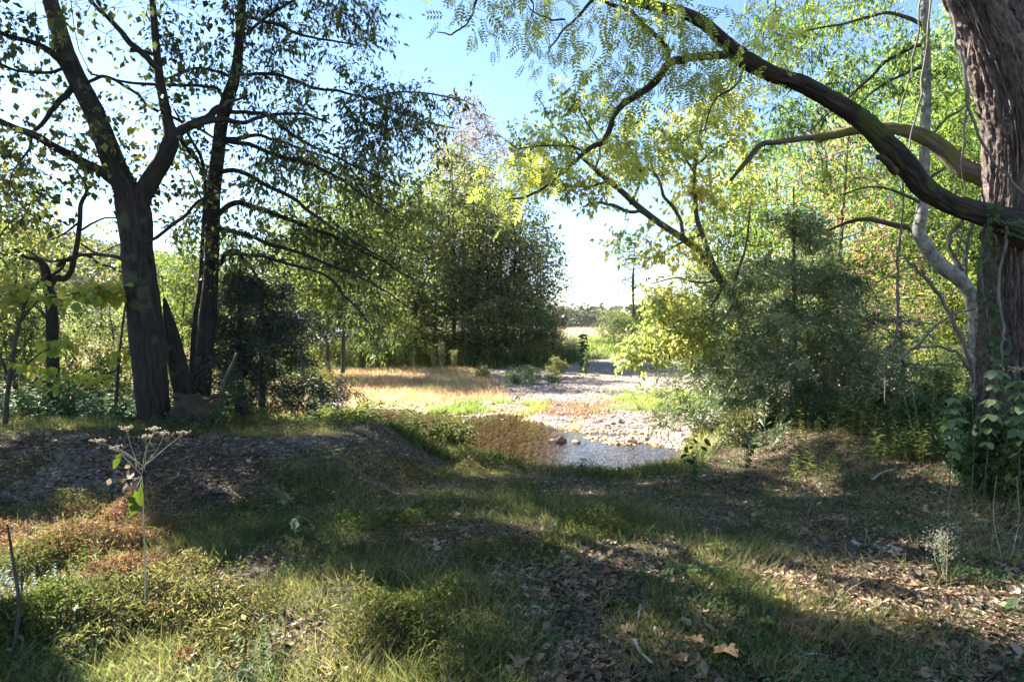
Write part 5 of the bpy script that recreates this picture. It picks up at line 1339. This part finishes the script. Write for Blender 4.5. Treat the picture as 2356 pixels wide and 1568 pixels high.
# foreground plants
weed('broad_leaf_plant', 'clump of broad dark green leaves in the grass, left of centre', 'plant', (692, 1248), (690, 1195), .15, 16, 'leaf_herb', start=.15, stems=2, droop=.2, rs=.004)
weed('broad_leaf_plant', 'small clump of pale leaves above the larger broad-leaved clump', 'plant', (655, 1170), (655, 1140), .08, 14, 'leaf_herb_pale', start=.1, stems=2, droop=.2)
weed('broad_leaf_plant', 'small broad-leaved plant among the grass below the centre', 'plant', (885, 1400), (885, 1370), .06, 10, 'leaf_herb', start=.1, droop=.1)
weed('broad_leaf_plant', 'broad-leaved plant at the right edge of the sunlit litter', 'plant', (2330, 1420), (2330, 1370), .09, 14, 'leaf_herb_pale', start=.1, stems=2)
Z_COVER = zone([(170, 1560), (240, 1505), (340, 1500), (400, 1560), (410, 1700), (160, 1700)])
lances('leafy_ground_cover', field(3400, 2.3, 4.5, -.95, -.2, 1.0, lambda x, y, r: in_zone(x, y, Z_COVER, .2)), .045, .15, 'leaf_herb_pale', LEAF, 1.6)
for k, (u, v, h, n) in enumerate(((480, 1290, 60, 260), (1720, 1390, 70, 320), (1640, 1330, 40, 160), (1790, 1560, 80, 260), (1330, 1230, 40, 160), (1500, 1370, 40, 150))):
    g = gp(u, v); q = np.tile(g, (n, 1)) + rng.normal(0, 1, (n, 3)) * [.09, .09, 0]
    d, nr = upright(n, 1.3); mb = MB(); L = .75 * h * g[1] / FV * rng.uniform(.5, 1.4, n)
    stamp(mb, *BLADE, q - g, frames(d, nr), np.column_stack([np.full(n, .006), L, L]))
    o = link('grass_tussock', mb.mesh('grass_tussock', 'grass_green' if k in (1, 3) else 'grass_green')); o.location = tuple(g)
    tag(o, ('round dark green grass tussock right of the dry stalk', 'bright green grass tussock beside the sunlit litter', 'small grass tussock above the bright green one', 'long-bladed bright grass tussock at the bottom right', 'grass tussock in the shade below the stream', 'grass tussock in the middle of the shaded path')[k], 'grass tussock', 'grass tussocks')
# dark dead stalks at the left edge
for k, pts in enumerate(([(25, 1530, 4), (40, 1440, 4), (45, 1387, 4), (30, 1290, 3.4), (17, 1205, 2)], [(46, 1480, 2.4), (50, 1382, 2.4), (50, 1292, 1.6)], [(203, 1492, 2), (190, 1430, 1.8), (180, 1372, 1.2)])):
    g = gp(*pts[0][:2]); mb = MB(); limb(mb, pts, g[1], 6, 4, .1)
    tag(link('dead_stalk', mb.mesh('dead_stalk', 'dark_stalk')), ('tall dark dead stalk at the left edge', 'shorter dark stalk right beside the tall one', 'thin dark stalk between the left edge and the dry stalk')[k], 'stalk')
# fallen leaves big enough to count, sticks and rocks
def lobed():
    V = [(0, .45, 0)]; n = 22
    for k in range(n):
        a = 2 * math.pi * k / n; r = .36 + .20 * max(0, math.cos(2.5 * (a - math.pi / 2))) ** 1.5 + .10 * abs(math.sin(a * 5.5))
        V.append((r * math.cos(a) * 1.05, .45 + r * math.sin(a), .22 * (r * math.cos(a)) ** 2 * 4 + .10 * math.sin(a * 3) + .05 * math.sin(7 * a)))
    return np.array(V), np.array([(0, k + 1, (k + 1) % n + 1) for k in range(n)])
curlf = lobed()
for k, (u, v, s_, mt, lab) in enumerate((
    (222, 1326, .12, 'leaf_orange', 'orange-brown fallen leaf in the rusty grass at the left'), (245, 1445, .09, 'leaf_orange', 'dark orange fallen leaf between the dry stalk and the left edge'), (415, 1538, .10, 'leaf_orange', 'brown-orange leaf beside the leafy plants at the bottom left'),
    (1190, 1545, .15, 'leaf_tan', 'large curled tan leaf at the bottom centre'), (1645, 1532, .15, 'leaf_tan', 'big brown leaf at the bottom, right of centre'), (1585, 1504, .10, 'leaf_tan', 'tan leaf left of the big brown leaf'),
    (1588, 1264, .10, 'leaf_sapling', 'yellow leaf lying in the shade at the top of the litter'), (1643, 1273, .09, 'leaf_sapling', 'yellow leaf right of the other high one'), (1673, 1317, .11, 'leaf_tan', 'pale leaf at the left end of the sunlit litter'),
    (1743, 1330, .11, 'leaf_tan', 'pale tan leaf in the upper middle of the sunlit litter'), (1783, 1397, .09, 'leaf_sapling', 'yellow leaf beside the bright tussock'), (1873, 1403, .12, 'leaf_tan', 'large tan leaf in the middle of the sunlit litter'),
    (1743, 1455, .10, 'leaf_sapling', 'yellowish leaf in the shadow above the long-bladed tussock'), (2013, 1470, .13, 'leaf_tan', 'large brown leaf in the shadow band at the right'), (2110, 1443, .09, 'leaf_orange', 'reddish leaf right of the large brown one'),
    (1318, 1309, .07, 'leaf_sapling', 'small yellow leaf on the shaded path'), (1198, 1497, .09, 'leaf_tan', 'tan leaf above the large curled one'), (1428, 1479, .09, 'leaf_tan', 'tan leaf left of the pale stick'))):
    g = gp(u, v); mb = MB(); a = rng.random() * 6.28
    stamp(mb, *curlf, np.zeros((1, 3)), frames(np.array([[math.cos(a), math.sin(a), .25]]), np.array([[.2, -.35, 1.0]])), np.array([s_ * .85]))
    o = link('fallen_leaf', mb.mesh('fallen_leaf', mt)); o.location = (g[0], g[1], g[2] + .035); tag(o, lab, 'leaf', 'large fallen leaves')
for k, (pts, r_) in enumerate((([(1474, 1405), (1471, 1420), (1467, 1442)], .009), ([(1462, 1500), (1472, 1522), (1500, 1550)], .011), ([(1823, 1510), (1850, 1516), (1880, 1525)], .006), ([(2008, 1114), (2030, 1104), (2056, 1092)], .02))):
    P = np.array([gp(*q) for q in pts]); P[:, 2] += r_ + .02; mb = MB(); P = smooth_path(P, 4); tube(mb, P, np.linspace(r_, r_ * .6, len(P)), 7, .2)
    tag(link('fallen_stick', mb.mesh('fallen_stick', 'deadwood')), ('short pale upright-looking stick below the bright tussock', 'pale curved stick near the bottom, right of centre', 'thin dark stick across the shaded litter', 'thick grey stick lying on the shaded bank to the right')[k], 'stick')
def rock(label, u, v, Y, s_, mt, fl=.6):
    p = at(u, v, Y); n1 = ico.copy(); 
    q = n1 * (1 + .25 * rng.normal(size=(12, 1))) * [1, .8, fl]; V = list(map(tuple, q)); 
    mb = MB(); mb.add(q * s_, icf); me = mb.mesh('creek_rock', mt, smooth=False)
    o = link('creek_rock', me); o.location = (p[0], Y, float(H(p[0], Y)) + s_ * fl * .35 + max(0, WATER - float(H(p[0], Y))) * .5)
    md = o.modifiers.new('bevel', 'BEVEL'); md.width = s_ * .12; md.segments = 2
    tag(o, label, 'rock', 'rocks in the shallow water')
rock('largest rusty rock in the shallow water', 1290, 1012, 14.6, .16, 'rock_rust'); rock('rusty rock left of the largest one', 1270, 1010, 14.8, .10, 'rock_rust')
rock('dark rock at the right end of the row in the water', 1326, 1014, 14.5, .12, 'rock_rust'); rock('pale flat rock nearer than the rusty rocks', 1348, 1035, 13.6, .13, 'deadwood', .35)

for k, (u, v, Y, w, h, mt) in enumerate(((2160, 1030, 9.5, 60, 130, 'leaf_island'), (2225, 1050, 7.6, 45, 140, 'leaf_herb'), (2290, 1060, 6.3, 50, 170, 'leaf_herb'), (2350, 1080, 6.0, 50, 200, 'leaf_island'), (2250, 1080, 6.7, 40, 110, 'leaf_herb'), (2030, 985, 10.5, 60, 80, 'leaf_island'), (2420, 1120, 5.9, 60, 220, 'leaf_island'))):
    bush(('dark bush behind the broad weeds, left of the kinked pale tree foot', 'dark leafy bush beside the foot of the kinked pale tree', 'dark bush hiding the left foot of the huge trunk', 'dark bush before the middle of the huge trunk foot', 'low dark bush in front of the kinked pale tree foot', 'low dark bush around the fallen log', 'dark bush past the right edge')[k], u, v, Y, w, h, mt, 170, 20, .06, name='dark_bush')

for k, (u, v, Y, w, h, mt, n, lf) in enumerate(((1690, 1035, 10.6, 50, 80, 'grass_pale', 90, .04), (1790, 1015, 11.0, 60, 75, 'leaf_island', 110, .045), (1880, 1020, 10.2, 55, 80, 'leaf_herb', 100, .045), (1965, 1030, 9.6, 50, 90, 'leaf_island', 100, .045), (1630, 1045, 11.2, 40, 60, 'grass_pale', 80, .045), (2080, 1075, 8.0, 45, 70, 'leaf_island', 90, .04))):
    bush(('straw-coloured thin bush at the left foot of the feathery cedar', 'sparse dark bush under the middle of the feathery cedar', 'sparse green bush under the right side of the feathery cedar', 'sparse bush between the cedar and the fallen log', 'lowest straw-coloured bush on the bank next to the gravel', 'small dark bush on the shaded litter, nearest of those under the trees')[k], u, v, Y, w, h, mt, n, 9, lf, name='sparse_bush')
# leafy creeper on the huge trunk
st, fo = MB(), MB(); g0 = at(2300, 900, 6.4)
pts = [(2330, 940, 2), (2300, 860, 2), (2275, 760, 2), (2262, 660, 1.8), (2268, 560, 1.6), (2262, 480, 1.2)]
P, r = limb(st, pts, 6.5, 5, 6, .1, wob=.03)
ii_ = rng.integers(0, len(P), 150); q = P[ii_] + rng.normal(0, .055, (150, 3)) - [0, .03, 0]
stamp(fo, *LEAFFW, q, frames(rvec(150) + [0, -.2, -.5], rvec(150) + [-.3, -1, .6]), .06 * rng.uniform(.5, 1.3, 150))
b0 = np.array([P[0][0], P[0][1], float(H(P[0][0], P[0][1]))])
t = thing('leafy_creeper', 'green leafy creeper climbing the lit edge of the huge trunk', 'climbing plant', b0)
link('stem', st.mesh('stem', 'bark_vine', bark=True, origin=b0), t); link('leaves', fo.mesh('leaves', 'leaf_herb', origin=b0), t)

# thin autumn air over the whole place
M['haze'], nd, lk = nodes_of('haze')
nd.remove(nd["Principled BSDF"])
pv = nd.new("ShaderNodeVolumePrincipled"); pv.inputs["Density"].default_value = .00012; pv.inputs["Color"].default_value = (.82, .9, 1, 1); pv.inputs["Anisotropy"].default_value = .2
lk.new(pv.outputs[0], nd["Material Output"].inputs["Volume"])

V = np.array([(x, y, z) for z in (-4.0, 60.0) for x, y in ((-1250, -200), (1250, -200), (1250, 1150), (-1250, 1150))])
mb = MB().add(V, None, np.array([(0, 3, 2, 1), (4, 5, 6, 7), (0, 1, 5, 4), (1, 2, 6, 5), (2, 3, 7, 6), (3, 0, 4, 7)]))
tag(link('haze', mb.mesh('haze', 'haze', smooth=False)), kind='stuff')

for k, (u, v, Y, w, h) in enumerate(((415, 1010, 8.55, 24, 46), (500, 1012, 8.6, 26, 60), (300, 1005, 9.0, 40, 60))):
    bush(('small weed bush at the left corner of the brown mossy block', 'small weed bush at the right corner of the brown mossy block', 'low weeds at the left foot of the forked tree')[k], u, v, Y, w, h, 'leaf_herb', 45, 8, .045, name='weed_bush')
